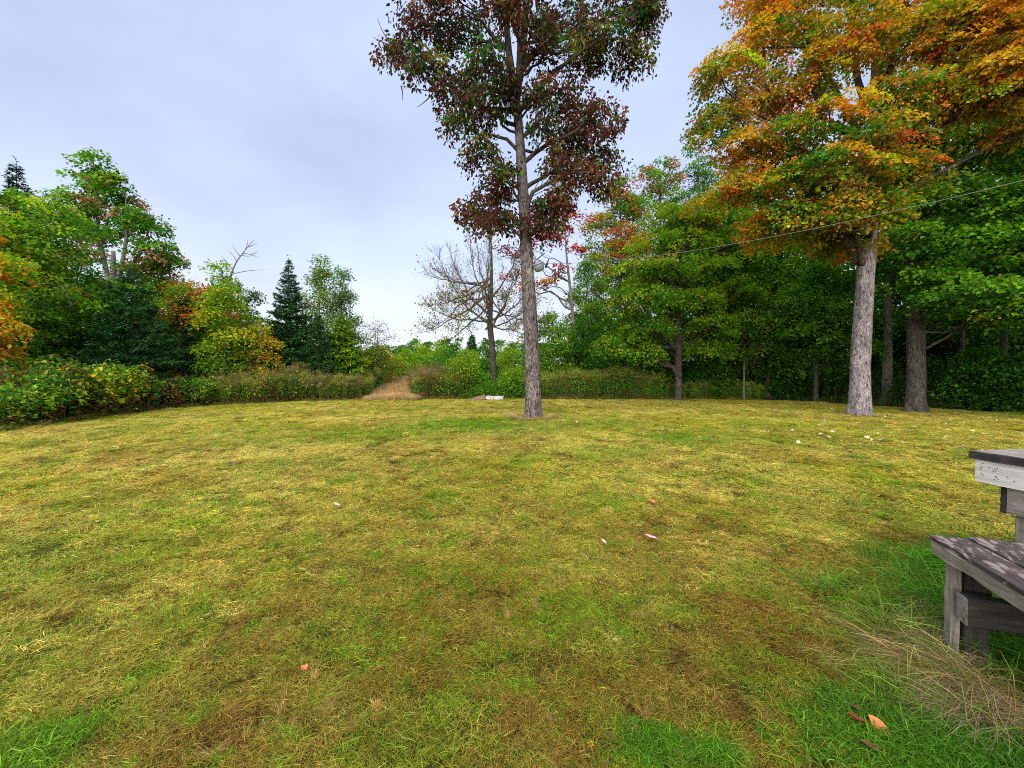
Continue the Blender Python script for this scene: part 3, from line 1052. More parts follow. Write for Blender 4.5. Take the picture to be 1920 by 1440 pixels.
def put_weeds(name, coll, p, idx, smin, smax, tint, label, cat, front=None):
    n = len(p)
    s = (smin + (smax - smin) * rng.random(n)) * (0.55 + 0.9 * fbm(p[:, 0] * 0.45 + 6, p[:, 1] * 0.45 + 2, 3))
    rot = np.stack([rng.normal(size=n) * .08, rng.normal(size=n) * .08, rng.random(n) * 6.283], 1)
    t = np.asarray(tint) * (0.75 + 0.5 * rng.random((n, 1)))
    z = height(p[:, 0], p[:, 1]) + 1.1 * smooth(24.5, 34, p[:, 1]) * np.exp(-(path_dist(p[:, 0], p[:, 1]) / 14) ** 2)
    return scatter(name, coll, np.column_stack([p, z]), rot, np.stack([s, s, s], 1), t, idx, label, cat)


def build_weeds():
    leafy = [weed_mesh('a%02d' % i, 1.25, 150, 0.125, pal, 0.34, None, 0.40) for i, pal in enumerate((
        ['mid', 'bright', 'bright', 'lime'], ['bright', 'lime', 'mid'], ['mid', 'teal', 'deep'], ['bright', 'mid', 'olive'], ['rust', 'brown', 'olive', 'mid'], ['lime', 'yellow', 'bright']))]
    leafy.append(weed_mesh('a06', 1.1, 120, 0.12, ['maroon', 'rust', 'deep', 'brown'], 0.3))
    gold = [weed_mesh('b%02d' % i, 1.35, 150, 0.10, pal, 0.28, top, 0.17, 8) for i, (pal, top) in enumerate((
        (['mid', 'deep', 'mid'], (0.16, 0.12, 0.05)), (['olive', 'mid', 'deep'], (0.17, 0.11, 0.05)), (['olive', 'brown', 'mid'], (0.28, 0.20, 0.12)), (['mid', 'bright', 'mid'], (0.26, 0.24, 0.05))))]
    cl = source_collection('thicket_kinds', leafy)
    cg = source_collection('goldenrod_kinds', gold)
    # left bramble thicket
    p = along_edge(640, -260, 560, 4.2)
    # autumn colours come in clumps
    cn = fbm(p[:, 0] * 0.6 + 5, p[:, 1] * 0.6 + 1, 2)
    idx = np.where(cn > 0.66, 4 + 2 * (rng.random(len(p)) < .4), np.where(cn < 0.33, 5, rng.integers(0, 4, len(p))))
    idx = np.where(rng.random(len(p)) < 0.12, 6, idx)
    put_weeds('bramble_thicket', cl, p, idx, 0.85, 1.4, (1.0, 1.0, 0.9), 'leafy bramble thicket with reddening stems along the left edge of the lawn', 'thicket')
    # goldenrod left of the path
    p = np.vstack([along_edge(360, 400, 690, 4.2), along_edge(160, 600, 700, 7, 1.0)])
    p = p[path_dist(p[:, 0], p[:, 1]) > 1.45]
    put_weeds('goldenrod_bank', cg, p, rng.choice([0, 0, 0, 1, 2, 3, 3], len(p)), 0.85, 1.3, (1.25, 1.3, 1.0), 'bank of browning goldenrod left of the tan grass path', 'weeds')
    # right of the path up to the first trunk, browner
    p = np.vstack([along_edge(260, 768, 870, 4.5), along_edge(60, 760, 850, 7, 2)])
    p = p[path_dist(p[:, 0], p[:, 1]) > 1.35]
    put_weeds('seedhead_weeds', cg, p, rng.choice([1, 2, 0, 3], len(p)), 0.8, 1.15, (1.1, 1.1, 0.9), 'brown seed-headed weeds between the path and the leafless tree', 'weeds')
    # behind the two trunks
    p = along_edge(620, 985, 1250, 4.0)
    put_weeds('meadow_weeds', cg, p, rng.choice([0, 1, 3, 3], len(p)), 0.85, 1.25, (1.1, 1.35, 0.9), 'green-brown meadow weeds behind the tall dark-leaved tree', 'weeds')
    p = along_edge(300, 1180, 1430, 3.0)
    put_weeds('low_weeds', cg, p, rng.choice([0, 3, 3], len(p)), 0.5, 0.95, (1.2, 1.5, 0.9), 'low green weeds at the foot of the forest edge', 'weeds')
    # tan tall grass on the path
    dry = [src_obj('a%02d_path' % i, [blade_set(70, 0.2, 0.75, 0.011, 1.2, var=0.25, curl=0.5)], M_GRASS_I) for i in range(3)]
    cd = source_collection('path_grass_kinds', dry)
    n = 1700
    t = rng.random(n) ** 1.5 * 0.6
    q = PATH_A[None] + (PATH_B - PATH_A)[None] * t[:, None]
    q[:, 0] += (rng.random(n) * 2 - 1) * 1.5
    q[:, 1] += rng.normal(size=n) * 0.15 + 0.15
    put_weeds('path_grass', cd, q, rng.integers(0, 3, n), 0.28, 0.62, (0.52, 0.37, 0.17), 'tan dry grass growing on the path between the weed banks', 'grass')
    # tufts along the edge so that the mown border is not a ruled line
    ed = [src_obj('a%02d_edge' % i, [blade_set(40, 0.14, 0.28, 0.008, 0.9, var=0.3, curl=0.5)], M_GRASS_I) for i in range(3)]
    ce = source_collection('edge_grass_kinds', ed)
    p = along_edge(900, -200, 1420, 0.6, -0.15)
    cc = np.where((rng.random(len(p)) < 0.35)[:, None], np.array((0.34, 0.24, 0.08)), np.array((0.10, 0.17, 0.02)))
    put_weeds('edge_grass', ce, p, rng.integers(0, 3, len(p)), 0.6, 1.3, cc, 'longer grass along the foot of the weed banks', 'grass')
    # forest undergrowth
    dk = [weed_mesh('a%02d' % i, 1.5, 150, 0.14, pal, 0.5, None, 0.40, 7) for i, pal in enumerate((['deep', 'deep', 'mid'], ['deep', 'mid', 'deep'], ['mid', 'deep', 'deep']))]
    cu = source_collection('undergrowth_kinds', dk)
    q = np.column_stack([12 + 26 * rng.random(560), 15.5 + 17 * rng.random(560)])
    q = q[edge_dist(q[:, 0], q[:, 1]) > 1.2]
    q = q[np.hypot(q[:, 0] - 17.2, q[:, 1] - 16.3) > 1.6]
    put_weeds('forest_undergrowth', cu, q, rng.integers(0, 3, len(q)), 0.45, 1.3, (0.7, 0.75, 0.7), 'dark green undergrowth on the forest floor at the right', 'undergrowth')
    q = np.column_stack([-36 + 30 * rng.random(330), 19 + 14 * rng.random(330)])
    q = q[(edge_dist(q[:, 0], q[:, 1]) > 3.5) & (path_dist(q[:, 0], q[:, 1]) > 3)]
    put_weeds('shade_undergrowth', cu, q, rng.integers(0, 3, len(q)), 0.7, 1.5, (0.9, 0.9, 0.9), 'shaded undergrowth under the trees at the left', 'undergrowth')
    q = np.column_stack([6 + 46 * rng.random(420), 32 + 10 * rng.random(420)])
    q = q[(np.abs(np.arctan2(q[:, 0], q[:, 1])) > 0.19)]
    put_weeds('forest_backdrop', cu, q, rng.integers(0, 3, len(q)), 2.2, 4.2, (0.8, 0.8, 0.8), 'dark mass of saplings far inside the right-hand forest', 'undergrowth')
    q = np.column_stack([-50 + 32 * rng.random(260), 33 + 7 * rng.random(260)])
    q = q[np.arctan2(q[:, 0], q[:, 1]) < -0.50]
    put_weeds('wood_backdrop', cu, q, rng.integers(0, 3, len(q)), 2.0, 3.8, (0.8, 0.8, 0.8), 'dark mass of saplings behind the left-hand trees', 'undergrowth')
    # low forest-floor plants on the shaded strip of ground behind the orange maple
    q = along_edge(260, 1440, 1990, 3.5, 0.0)
    put_weeds('forest_seedlings', cu, q, rng.integers(0, 3, len(q)), 0.12, 0.32, (1.0, 1.0, 0.9), 'small seedlings where the lawn meets the forest floor', 'ground cover')


build_weeds()


# ------------------------------------------------------------------ the tall tree in the middle
def build_tall_tree():
    b = G(1000, 787)
    Y = b[1]
    B = np.array([b[0], b[1], 0])

    def p(px, py, dy=0.0):
        return W(px, py, Y + dy) - B
    trunk = [(0, 0, 0), p(999, 700), p(994, 600), p(986, 450), p(980, 350), p(974, 250), p(966, 170)]
    tr = [0.285, 0.26, 0.24, 0.20, 0.175, 0.155, 0.13]
    stems = [([p(966, 178), p(954, 100, .2), p(946, 0, .3), p(938, -110, .4), p(930, -240, .3)], [0.125, 0.115, 0.10, 0.08, 0.03]),
             ([p(970, 178), p(980, 100, -.2), p(987, 0, -.3), p(996, -110, -.3), p(1004, -250, -.2)], [0.125, 0.115, 0.10, 0.08, 0.03]),
             ([p(968, 178, .1), p(972, 110, .5), p(974, 30, .8), p(976, -80, 1.0)], [0.07, 0.06, 0.05, 0.02])]
    L = []

    def lobe(px, py, dy, rx, rz, w=1.0, ry=None):
        c = p(px, py, dy)
        L.append((c[0], c[1], c[2], rx * .86, (ry or rx * 0.9) * .86, rz * .8, w))
    # upper left
    lobe(745, 95, 0.3, 0.95, 0.55, .9); lobe(800, 40, -0.4, 1.1, 0.6, 1.1); lobe(870, 75, 0.8, 1.2, 0.7, 1.2); lobe(860, 0, -0.6, 1.3, 0.7, 1.3); lobe(910, 120, -0.8, 0.9, 0.55, .8)
    lobe(800, 130, -0.2, 0.9, 0.5, .8); lobe(930, 30, 1.0, 1.2, 0.8, 1)
    # middle left
    lobe(850, 180, 0.4, 1.0, 0.55, 1); lobe(905, 200, -0.7, 0.85, 0.55, .9); lobe(855, 235, 0.1, 0.75, 0.45, .7)
    # upper right
    lobe(1060, 30, 0.5, 1.2, 0.75, 1.2); lobe(1130, 60, -0.3, 1.3, 0.75, 1.4); lobe(1190, 40, 0.4, 1.0, 0.7, 1.1); lobe(1195, 105, 0.2, 0.8, 0.55, .9); lobe(1100, 105, 0.8, 1.0, 0.5, .9); lobe(1040, 85, -0.9, 1.0, 0.6, .9)
    lobe(1195, 0, -0.4, 1.0, 0.6, 1)
    # right, second tier
    lobe(1030, 185, -0.6, 0.9, 0.55, .9); lobe(1085, 200, 0.3, 1.0, 0.65, 1.1); lobe(1125, 230, -0.3, 0.85, 0.7, 1.0); lobe(1060, 260, 0.5, 1.0, 0.65, 1.1); lobe(1120, 300, 0.2, 0.95, 0.65, 1); lobe(1060, 320, -0.4, 0.9, 0.5, .9)
    lobe(1130, 340, -0.1, 0.7, 0.4, .6); lobe(1020, 250, -0.9, 0.6, 0.5, .5)
    # left, lower tiers
    lobe(905, 290, 0.2, 0.85, 0.5, .85); lobe(935, 330, -0.5, 0.7, 0.55, .8); lobe(890, 395, 0.3, 0.8, 0.5, .9); lobe(930, 420, -0.3, 0.75, 0.4, .8); lobe(950, 375, 0.8, .7, .5, .7)
    lobe(962, 178, -.6, .55, .35, .5); lobe(940, 140, -.7, .7, .5, .7); lobe(1000, 60, -.8, .8, .5, .7); lobe(960, 10, -.9, .9, .5, .8)
    # right, lowest
    lobe(1025, 385, 0.2, 0.8, 0.6, .9); lobe(1010, 430, -0.4, 0.6, 0.4, .6); lobe(1050, 360, -.5, .6, .5, .6)
    # the part of the crown above the picture
    for q in range(12):
        a = q * 2.4
        lobe(965 + 200 * math.cos(a) * (1 - q / 26), -70 - q * 22, 3 * math.sin(a) * (1 - q / 26), 1.5, 0.9, 0.8)
    pal = [('rust', .35, .35, .6), ('brown', .4, .3), ('maroon', 1.7, 1.6), ('black', .9, .9), ('deep', .7, .7), ('mid', .25, .25, 0.8), ('olive', .25, .25)]
    r = grow('tall_tree', 'tall maroon-leaved tree with a forked flaky trunk standing alone in the middle of the lawn', b[0], b[1], trunk, 0.3, L, pal, 40000, 0.125, M_BARK_RED, hang=0.8, hexa=True, wid=0.29, spray=0.42, thick=0.14,
             nspray=14, limb_bark=M_BARK_DARK, flare=0.32, sides=40, limb_r=0.2, trunk_r=tr, stems=stems, shell=0.35, keep=0.6)
    # bare twigs poking out at the left
    tb = Bag()
    for a, m, e_ in (((830, 175), (800, 172), (752, 162)), ((812, 176), (795, 195), (782, 202)), ((752, 162), (756, 175), (755, 190)), ((735, 88), (715, 60), (708, 36)), ((730, 86), (712, 78), (699, 70)), ((1160, 60), (1175, 52), (1195, 50))):
        tb.tube(bez(p(*a), p(*m), p(*e_), 5), np.linspace(0.025, 0.008, 5), 4)
    tag(link('bare_twigs', tb.mesh('bare_twigs', M_TWIG), r), kind='stuff')
    return r


build_tall_tree()


# ------------------------------------------------------------------ the orange maple at the right
def build_orange_maple():
    b = G(1612, 781)
    Y = b[1]
    B = np.array([b[0], b[1], 0])

    def p(px, py, dy=0.0):
        return W(px, py, Y + dy) - B
    trunk = [(0, 0, 0), p(1612, 700), p(1618, 600), p(1624, 500), p(1631, 400), p(1637, 300), p(1642, 200), p(1645, 80), p(1648, -80), p(1650, -260)]
    tr = [0.325, 0.30, 0.285, 0.27, 0.245, 0.215, 0.185, 0.15, 0.10, 0.04]
    stems = [([p(1636, 330, -.1), p(1600, 230, -.3), p(1560, 160, -.6), p(1520, 90, -.9), p(1490, 0, -1)], [0.13, 0.11, 0.09, 0.07, 0.03]),
             ([p(1638, 270, .1), p(1668, 190, .3), p(1676, 60, .5), p(1690, -120, .7)], [0.16, 0.14, 0.11, 0.04]),
             ([p(1634, 320, -.1), p(1700, 230, -.5), p(1780, 150, -.9), p(1860, 80, -1.2)], [0.12, 0.10, 0.08, 0.03]),
             ([p(1640, 240, .1), p(1606, 150, .4), p(1600, 40, .6), p(1590, -100, .8)], [0.13, 0.11, 0.08, 0.03])]
    L = []

    def lobe(px, py, dy, rx, rz, w=1.0):
        c = p(px, py, dy)
        L.append((c[0], c[1], c[2], rx * .88, rx * 0.8, rz * .88, w))
    for a in ((1360, 140, -.6, 1.2, .65), (1430, 90, -.3, 1.4, .8), (1500, 40, -.6, 1.5, .8), (1345, 225, -.2, 1.1, .6), (1420, 190, .4, 1.4, .7), (1500, 150, -.8, 1.4, .7), (1570, 90, -1.2, 1.5, .8), (1640, 50, -1.2, 1.5, .8),
              (1400, 275, -.4, 1.2, .55), (1480, 260, -.9, 1.3, .6), (1560, 220, -1.6, 1.4, .65), (1390, 340, -.3, 1.0, .5), (1460, 340, -1.0, 1.3, .55), (1540, 310, -1.8, 1.4, .6), (1600, 330, -2.0, 1.3, .55),
              (1650, 260, -2.0, 1.4, .6), (1480, 400, -.8, 1.2, .45), (1560, 400, -1.4, 1.3, .5), (1640, 380, -1.8, 1.1, .45), (1700, 310, -1.6, 1.1, .45), (1720, 60, -1.5, 1.7, .8), (1800, 90, -1.6, 1.7, .8),
              (1880, 60, -1.4, 1.7, .8), (1760, 160, -1.6, 1.5, .6), (1840, 190, -1.8, 1.5, .6), (1920, 150, -1.6, 1.5, .7), (1690, 180, -1.8, 1.3, .6), (1470, -40, .2, 1.6, .8), (1560, -60, .3, 1.7, .9), (1660, -80, -.5, 1.8, .9),
              (1760, -60, -.6, 1.8, .9), (1860, -60, -.4, 1.8, .9), (1440, 430, .2, 1.0, .4), (1600, 460, .5, 1.1, .4), (1520, 440, 1.0, 1.2, .45), (1950, 230, -1.5, 1.3, .5)):
        lobe(*a, w=1.0 if a[3] < 1.45 else 1.25)
    for q in range(14):
        a = q * 2.4
        lobe(1660 + 260 * math.cos(a) * (1 - q / 28), 60 - q * 20, 2.0 + 2.4 * math.sin(a) * (1 - q / 28), 1.7, 0.9, 0.9)
    pal = [('flame', .14, .35, .8), ('orange', .35, 1.4, 1.2), ('gold', .5, 1.0, .5), ('yellow', .1, .2), ('olive', 1.2, 1.0), ('lime', .4, .25), ('bright', .35, .05), ('mid', .8, .10), ('deep', .15, .05)]
    return grow('orange_maple', 'big maple turning orange with a pale thick trunk at the right of the lawn', b[0], b[1], trunk, 0.4, L, pal, 108000, 0.112, M_BARK_PALE, spray=0.55, thick=0.05, nspray=22, keep=.85, coh=.3, flare=0.55, sides=36, limb_bark=M_BARK_DARK,
                limb_r=0.19, trunk_r=tr, stems=stems, hexa=False, wid=0.38, tilt=0.7, shell=0.3)


build_orange_maple()

# ------------------------------------------------------------------ leafless tree
def build_leafless_tree():
    b = np.array(W(927, 745, 27.0)[:2])
    Y = b[1]
    B = np.array([b[0], b[1], 0])
    z0 = float(height(b[0:1], b[1:2])[0])
    root = empty('bare_tree', (b[0], b[1], z0), 'nearly leafless tree with fanned upright branches behind the tall tree', 'tree')

    def p(px, py, dy=0.0):
        return W(px, py, Y + dy) - B
    link('trunk', trunk_mesh('trunk', [(0, 0, -.2), p(925, 690), p(922, 640), p(918, 610), p(921, 560), p(922, 500), p(920, 430)], [0.25, 0.22, 0.20, 0.19, 0.12, 0.08, 0.03], M_BARK_DARK, 0.35, 16), root)
    tw = Bag()
    lp, lc = [], []
    ends = [(790, 590, -1), (800, 560, 1), (815, 510, 0), (790, 500, 2), (825, 480, -2), (850, 455, 1), (870, 440, -1), (890, 425, 2), (905, 420, -1), (935, 425, 1), (950, 440, -2), (960, 470, 2), (980, 490, -1), (995, 520, 1.5), (1010, 560, 0),
            (1015, 600, 1), (815, 620, 0), (835, 640, 2), (860, 610, -3), (880, 560, 3), (945, 560, -3), (975, 610, 3), (1000, 630, -1), (850, 540, 3), (905, 500, -3), (930, 480, 4), (800, 600, -2), (840, 580, -3)]
    for ex, ey, dy in ends:
        e_ = p(ex + rng.normal() * 9, ey + rng.normal() * 9, dy)
        s = p(918 + rng.normal() * 3, 622 - rng.random() ** 1.3 * 110)
        mid = s * 0.45 + e_ * 0.55
        mid[0] += (e_[0] - s[0]) * 0.18; mid[2] -= 0.16 * np.linalg.norm(e_ - s)
        pts = bez(s, mid, e_, 10)
        pts[1:-1] += rng.normal(size=(8, 3)) * 0.05
        Ln = np.linalg.norm(e_ - s)
        link('limb', mesh_np('limb', *tube(pts, np.linspace(0.02 + 0.009 * Ln, 0.010, 10), 6), M_TWIG, None, True), root)
        for q in range(20):
            t = 0.18 + 0.8 * rng.random()
            i = t * 9; i0 = int(i)
            a = pts[i0] * (1 - i + i0) + pts[min(9, i0 + 1)] * (i - i0)
            dirn = norm(pts[min(9, i0 + 1)] - pts[max(0, i0 - 1)])
            sd = norm(dirn * 0.9 + rng.normal(size=3) * np.array([.55, .55, .35]) + np.array([0, 0, 0.4]))
            l2 = (0.5 + 1.1 * rng.random()) * (1.15 - 0.6 * t)
            c_ = a + sd * l2
            c_[2] += 0.15 * l2
            pp = bez(a, (a + c_) / 2 + rng.normal(size=3) * 0.08, c_, 4)
            tw.tube(pp, np.linspace(0.014, 0.006, 4), 3)
            for w in range(4):
                u = 0.3 + 0.7 * rng.random()
                a2 = a + (c_ - a) * u
                d2 = norm(sd + rng.normal(size=3) * 0.6 + np.array([0, 0, 0.25])) * (0.25 + 0.4 * rng.random())
                tw.tube(np.stack([a2, a2 + d2 * 0.55 + rng.normal(size=3) * 0.03, a2 + d2]), [0.008, 0.006, 0.004], 3)
                tip = a2 + d2
                low = smooth(9.5, 3.5, tip[2])
                if rng.random() < 0.12 + 0.75 * low:
                    m = rng.integers(2, 6)
                    lp.append(tip + rng.normal(size=(m, 3)) * 0.12)
                    cname = rng.choice(['olive', 'lime', 'brown', 'gold', 'rust', 'mid'], p=[.3, .25, .15, .12, .08, .1])
                    lc.append(np.tile(np.array(C[cname]), (m, 1)))
    tag(link('twigs', tw.mesh('twigs', M_TWIG), root), kind='stuff')
    P = np.vstack(lp); n = len(P)
    v, f, k_ = leaves(P, rng.normal(size=(n, 3)), rng.normal(size=(n, 3)) - np.array([0, 0, .4]), 0.12 * (0.7 + 0.6 * rng.random(n)))
    tag(link('leaves', mesh_np('leaves', v, f, M_LEAF, np.repeat(np.vstack(lc) * (0.7 + 0.6 * rng.random((n, 1))), k_, 0)), root), kind='stuff')


build_leafless_tree()

# ------------------------------------------------------------------ the other trees
GREENP = [('mid', 1, 1), ('bright', .35, .8), ('deep', .8, .3), ('lime', .1, .25, .5)]
YGREEN = [('bright', 1, 1), ('lime', .4, 1), ('mid', .8, .4), ('yellow', .03, .12, .5)]
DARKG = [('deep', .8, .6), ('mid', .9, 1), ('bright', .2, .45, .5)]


def at(px, Y):
    return (px - 960) / F * Y


def top(py, Y):
    return W(960, py, Y)[2]


def crownpx(px0, px1, Y):
    return at((px0 + px1) / 2, Y), (px1 - px0) / 2 / F * Y


def left_side():
    # orange-tipped maple reaching in from the left edge
    Y = 14.0
    L = []
    for px, py, rx, rz in ((-40, 495, .75, .4), (-25, 560, .6, .3), (-20, 622, .8, .35), (15, 612, .5, .2), (-90, 560, 1.1, .6), (-110, 480, 1.1, .7), (-100, 640, 1.0, .5), (-150, 400, 1.3, .9), (-170, 560, 1.4, .9), (-30, 652, .55, .15)):
        q = W(px, py, Y) - np.array([at(-130, Y), Y, 0])
        L.append((q[0], q[1] + rng.normal() * .5, q[2], rx, rx, rz, 1))
    grow('edge_maple', 'maple with orange leaf sprays leaning in at the left edge', at(-130, Y), Y, [(0, 0, 0), (0.1, 0, 3), (0.1, 0, 7)], 0.17, L, [('orange', .7, .7, .8), ('gold', .8, .8), ('yellow', .6, .5), ('lime', .7, .8), ('bright', .7, .8), ('flame', .08, .08)], 11000, 0.13, M_BARK_GREY,
         spray=0.5, nspray=18, thick=0.08)
    # big green maple at the far left
    Y = 19.5
    broadleaf('broad_maple', 'broad green maple between the orange-tipped maple and the fork-trunked tree', at(70, Y), Y, top(365, Y), 1.0, 4.9, [('mid', 1, .9), ('bright', .6, 1.1), ('deep', .9, .2), ('lime', .12, .35, .5), ('olive', .1, .2)], 40000, 0.14, 28, 'egg', tilt=0.45)
    Y = 17.5
    broadleaf('young_maple', 'yellowish green young maple low in the left corner', at(15, Y), Y, top(400, Y), 2.0, 2.6, [('bright', 1, 1), ('lime', .6, 1), ('mid', .6, .3), ('gold', .03, .1)], 12000, 0.15, 12, 'egg')
    # dark spruce tip behind
    Y = 27
    conifer('tall_spruce', 'dark spruce tip rising behind the broad green maple', at(42, Y), Y, top(302, Y), 3, 2.4, ('black', 'spruce'), 0.9, 0.3)
    # tall forked maple
    Y = 24.5
    X = at(213, Y)

    def q(px, py, dy=0):
        return W(px, py, Y + dy) - np.array([X, Y, 0])
    L = []
    for px, py, dy, rx, rz, w in ((175, 305, 0, .75, .6, .7), (165, 345, .4, 1.0, .7, 1), (205, 345, -.4, 1.0, .6, 1), (230, 370, .2, .95, .6, .9), (150, 385, -.2, 1.2, .6, 1), (195, 400, .5, 1.2, .6, 1), (250, 410, -.2, 1.0, .6, 1), (120, 400, .3, 1.1, .5, .9), (130, 425, -.5, 1.2, .55, 1),
                                 (280, 430, .2, 1.1, .65, 1.1), (290, 470, -.3, 1.0, .6, 1), (270, 500, .5, 1.1, .7, 1), (165, 440, .6, 1.1, .5, .7), (310, 490, .4, .9, .5, .9), (230, 440, .8, .9, .5, .6), (260, 540, -.3, 1.1, .6, 1), (150, 470, -.4, .9, .5, .6), (300, 530, .3, 1.0, .5, .9)):
        c = q(px, py, dy)
        L.append((c[0], c[1], c[2], rx, rx, rz, w))
    stems = [([q(212, 560), q(200, 510, .2), q(185, 440, .3), q(175, 300, .2)], [.16, .13, .10, .02]), ([q(214, 560), q(228, 500, -.2), q(240, 430, -.2), q(235, 360, -.2)], [.13, .11, .08, .02]), ([q(214, 565), q(245, 510, .3), q(270, 460, .3), q(285, 410, .2)], [.12, .1, .07, .02])]
    grow('fork_trunk_maple', 'tall green and salmon maple with several bare stems showing at the left', X, Y, [(0, 0, 0), q(214, 640), q(213, 545), q(212, 470)], .26, L, [('mid', .8, 1.3), ('bright', .4, .8), ('deep', .5, .4), ('pink', .45, .08, 0), ('flame', .15, .04), ('rust', .25, .1), ('lime', .2, .25)],
         15500, 0.17, M_BARK_GREY, spray=0.55, nspray=16, stems=stems, trunk_r=[.27, .24, .2, .1])
    # dark spruces at the foot
    Y = 19.0
    conifer('dark_spruce', 'dark spruce below the fork-trunked maple', at(250, Y), Y, top(500, Y), .3, 2.5, ('spruce', 'sprucel'), 1.2, 0.22)
    Y = 22.5
    conifer('small_fir', 'small dark fir right of the dark spruce', at(345, Y), Y, top(560, Y), .3, 1.5, ('spruce', 'deep'), 1.0, 0.22)
    Y = 21.5
    broadleaf('leafy_ash', 'mid green bushy tree between the dark spruce and the broad maple', at(165, Y), Y, top(520, Y), .6, 2.4, GREENP, 12000, .15, 12, 'egg')
    Y = 25
    broadleaf('salmon_maple', 'small maple with salmon red top left of the yellow tree', at(322, Y), Y, top(455, Y), 3.5, 1.7, [('pink', .4, 1.0), ('flame', .2, .2), ('orange', .4, .3), ('olive', .5, .4), ('mid', 1.2, .8), ('bright', .4, .3)], 3800, .15, 10, 'round', spray=.5)
    Y = 23
    broadleaf('scarlet_sapling', 'orange-red leaved sapling above the small dark fir', at(352, Y), Y, top(530, Y), 4.4, .95, [('flame', .3, .3), ('orange', 1, 1), ('gold', .3, .3), ('bright', .8, .6), ('mid', 1.2, .6)], 3000, .14, 9, 'round')
    broadleaf('scarlet_sapling', 'orange-red leaved sapling hard against the yellow-green tree', at(396, 24), 24, top(535, 24), 3.8, 1.2, [('flame', 1, .8), ('orange', 1, .8), ('gold', .4, .3), ('maroon', .4, .3)], 3600, .14, 7, 'round')
    Y = 22.5
    broadleaf('yellow_birch', 'yellow-green tree with golden top below the dead snag', at(420, Y), Y, top(495, Y), .8, 1.25, [('yellow', .05, .5, .4), ('lime', .6, 1.0), ('bright', 1, .6), ('mid', .9, .1)], 8000, .14, 13, 'egg')
    Y = 24
    broadleaf('hemlock_bush', 'bushy green young tree in front of the yellow-green tree', at(395, Y), Y, top(600, Y), .4, 1.7, [('mid', 1, 1), ('bright', .6, 1), ('deep', .9, .3)], 9500, .12, 11, 'egg')
    Y = 24.5
    broadleaf('lime_sapling', 'lime green sapling left of the dark fir', at(462, Y), Y, top(585, Y), .5, 1.3, YGREEN, 6500, .13, 9, 'egg')
    Y = 24
    broadleaf('golden_sapling', 'thin golden sapling tucked beside the pointed fir', at(492, Y), Y, top(605, Y), .4, .85, [('gold', .8, .8), ('yellow', .7, .8), ('lime', .7, .5), ('orange', .3, .3), ('olive', .5, .3)], 3600, .13, 8, 'egg')
    # dead snag and the round dark tree
    Y = 36
    broadleaf('round_oak', 'dark round-topped tree behind the yellow-green tree', at(455, Y), Y, top(525, Y), 2, 2.4, [('deep', 1, 1), ('teal', .6, .6), ('mid', .3, .3), ('black', .3, .3)], 8000, .17, 10, 'round', r0=.2)
    r = empty('dead_snag', (at(428, 33), 33, 0), 'dead snag with a bare crooked top against the sky', 'tree')
    B = np.array([at(428, 33), 33, 0])

    def s(px, py, dy=0):
        return W(px, py, 33 + dy) - B
    link('trunk', trunk_mesh('trunk', [(0, 0, -.2), s(428, 620), s(431, 520), s(440, 495), s(452, 478), s(466, 462)], [.2, .15, .075, .055, .04, .02], M_BARK_GREY, .2, 10), r)
    tb = Bag()
    for a, m, e_ in (((432, 515), (465, 505), (499, 506)), ((436, 505), (425, 490), (415, 480)), ((425, 492), (420, 486), (410, 488)), ((455, 475), (468, 475), (485, 483)), ((450, 480), (440, 470), (436, 458)), ((460, 468), (466, 455), (464, 450)), ((463, 464), (474, 460), (482, 456)), ((466, 462), (470, 454), (478, 450)),
                     ((452, 478), (462, 482), (478, 479)), ((444, 490), (438, 478), (428, 470)), ((470, 477), (478, 476), (483, 470))):
        tb.tube(bez(s(*a), s(*m), s(*e_), 5), np.linspace(.032, .01, 5), 4)
    link('bare_branches', tb.mesh('bare_branches', M_BARK_GREY), r)
    r.children[1]['kind'] = 'stuff'
    # pointed fir and the poplars
    Y = 26.5
    conifer('pointed_fir', 'pointed dark green fir standing left of the two poplars', at(545, Y), Y, top(484, Y), .2, 2.9, ('spruce', 'sprucel'), 1.45, 0.22, power=1.15)
    conifer('young_fir', 'short fir leaning out from the foot of the pointed fir', at(598, 25.5), 25.5, top(590, 25.5), .3, 1.6, ('spruce', 'sprucel'), 1.2, 0.22)
    pop = [('grey', .5, .9), ('mid', 1, .9), ('bright', .4, .6), ('olive', .3, .3), ('rust', .08, .03), ('lime', .15, .3)]
    Y = 29.5
    broadleaf('poplar', 'airy poplar just right of the pointed fir', at(602, Y), Y, top(484, Y), 1.5, 1.95, pop, 12000, .13, 16, 'egg', r0=.12, spray=.5, thick=.2)
    broadleaf('poplar', 'slimmer poplar on the sky side of the pair', at(647, Y), Y, top(500, Y), 1.2, 1.5, pop, 9500, .13, 15, 'egg', r0=.11, spray=.45, thick=.2)
    Y = 27
    conifer('golden_hemlock', 'hemlock with yellow-green drooping sprays below the poplars', at(640, Y), Y, top(590, Y), .2, 2.1, ('mid', 'bright'), 1.5, 0.26, tipcol='lime')
    broadleaf('teal_shrub', 'low round shrub where the weed bank meets the path', at(690, 29), 29, 1.9, .2, 1.2, [('teal', 1, 1), ('mid', .6, .8)], 2600, .11, 7, 'round')
    Y = 31
    broadleaf('mixed_shrub', 'olive and yellow bush left of the path with horizontal boughs', at(708, Y), Y, top(648, Y), .3, 2.1, [('olive', 1, 1), ('mid', .9, .5), ('bright', .5, .5), ('yellow', .12, .2), ('brown', .4, .5)], 9000, .12, 12, 'egg')
    broadleaf('yellow_shrub', 'small bush with a yellow crown beside the olive bush', at(678, 30), 30, top(655, 30), .3, 1.0, [('yellow', .2, 1), ('lime', .8, .8), ('mid', .8, .2)], 3200, .12, 7, 'egg')
    Y = 34
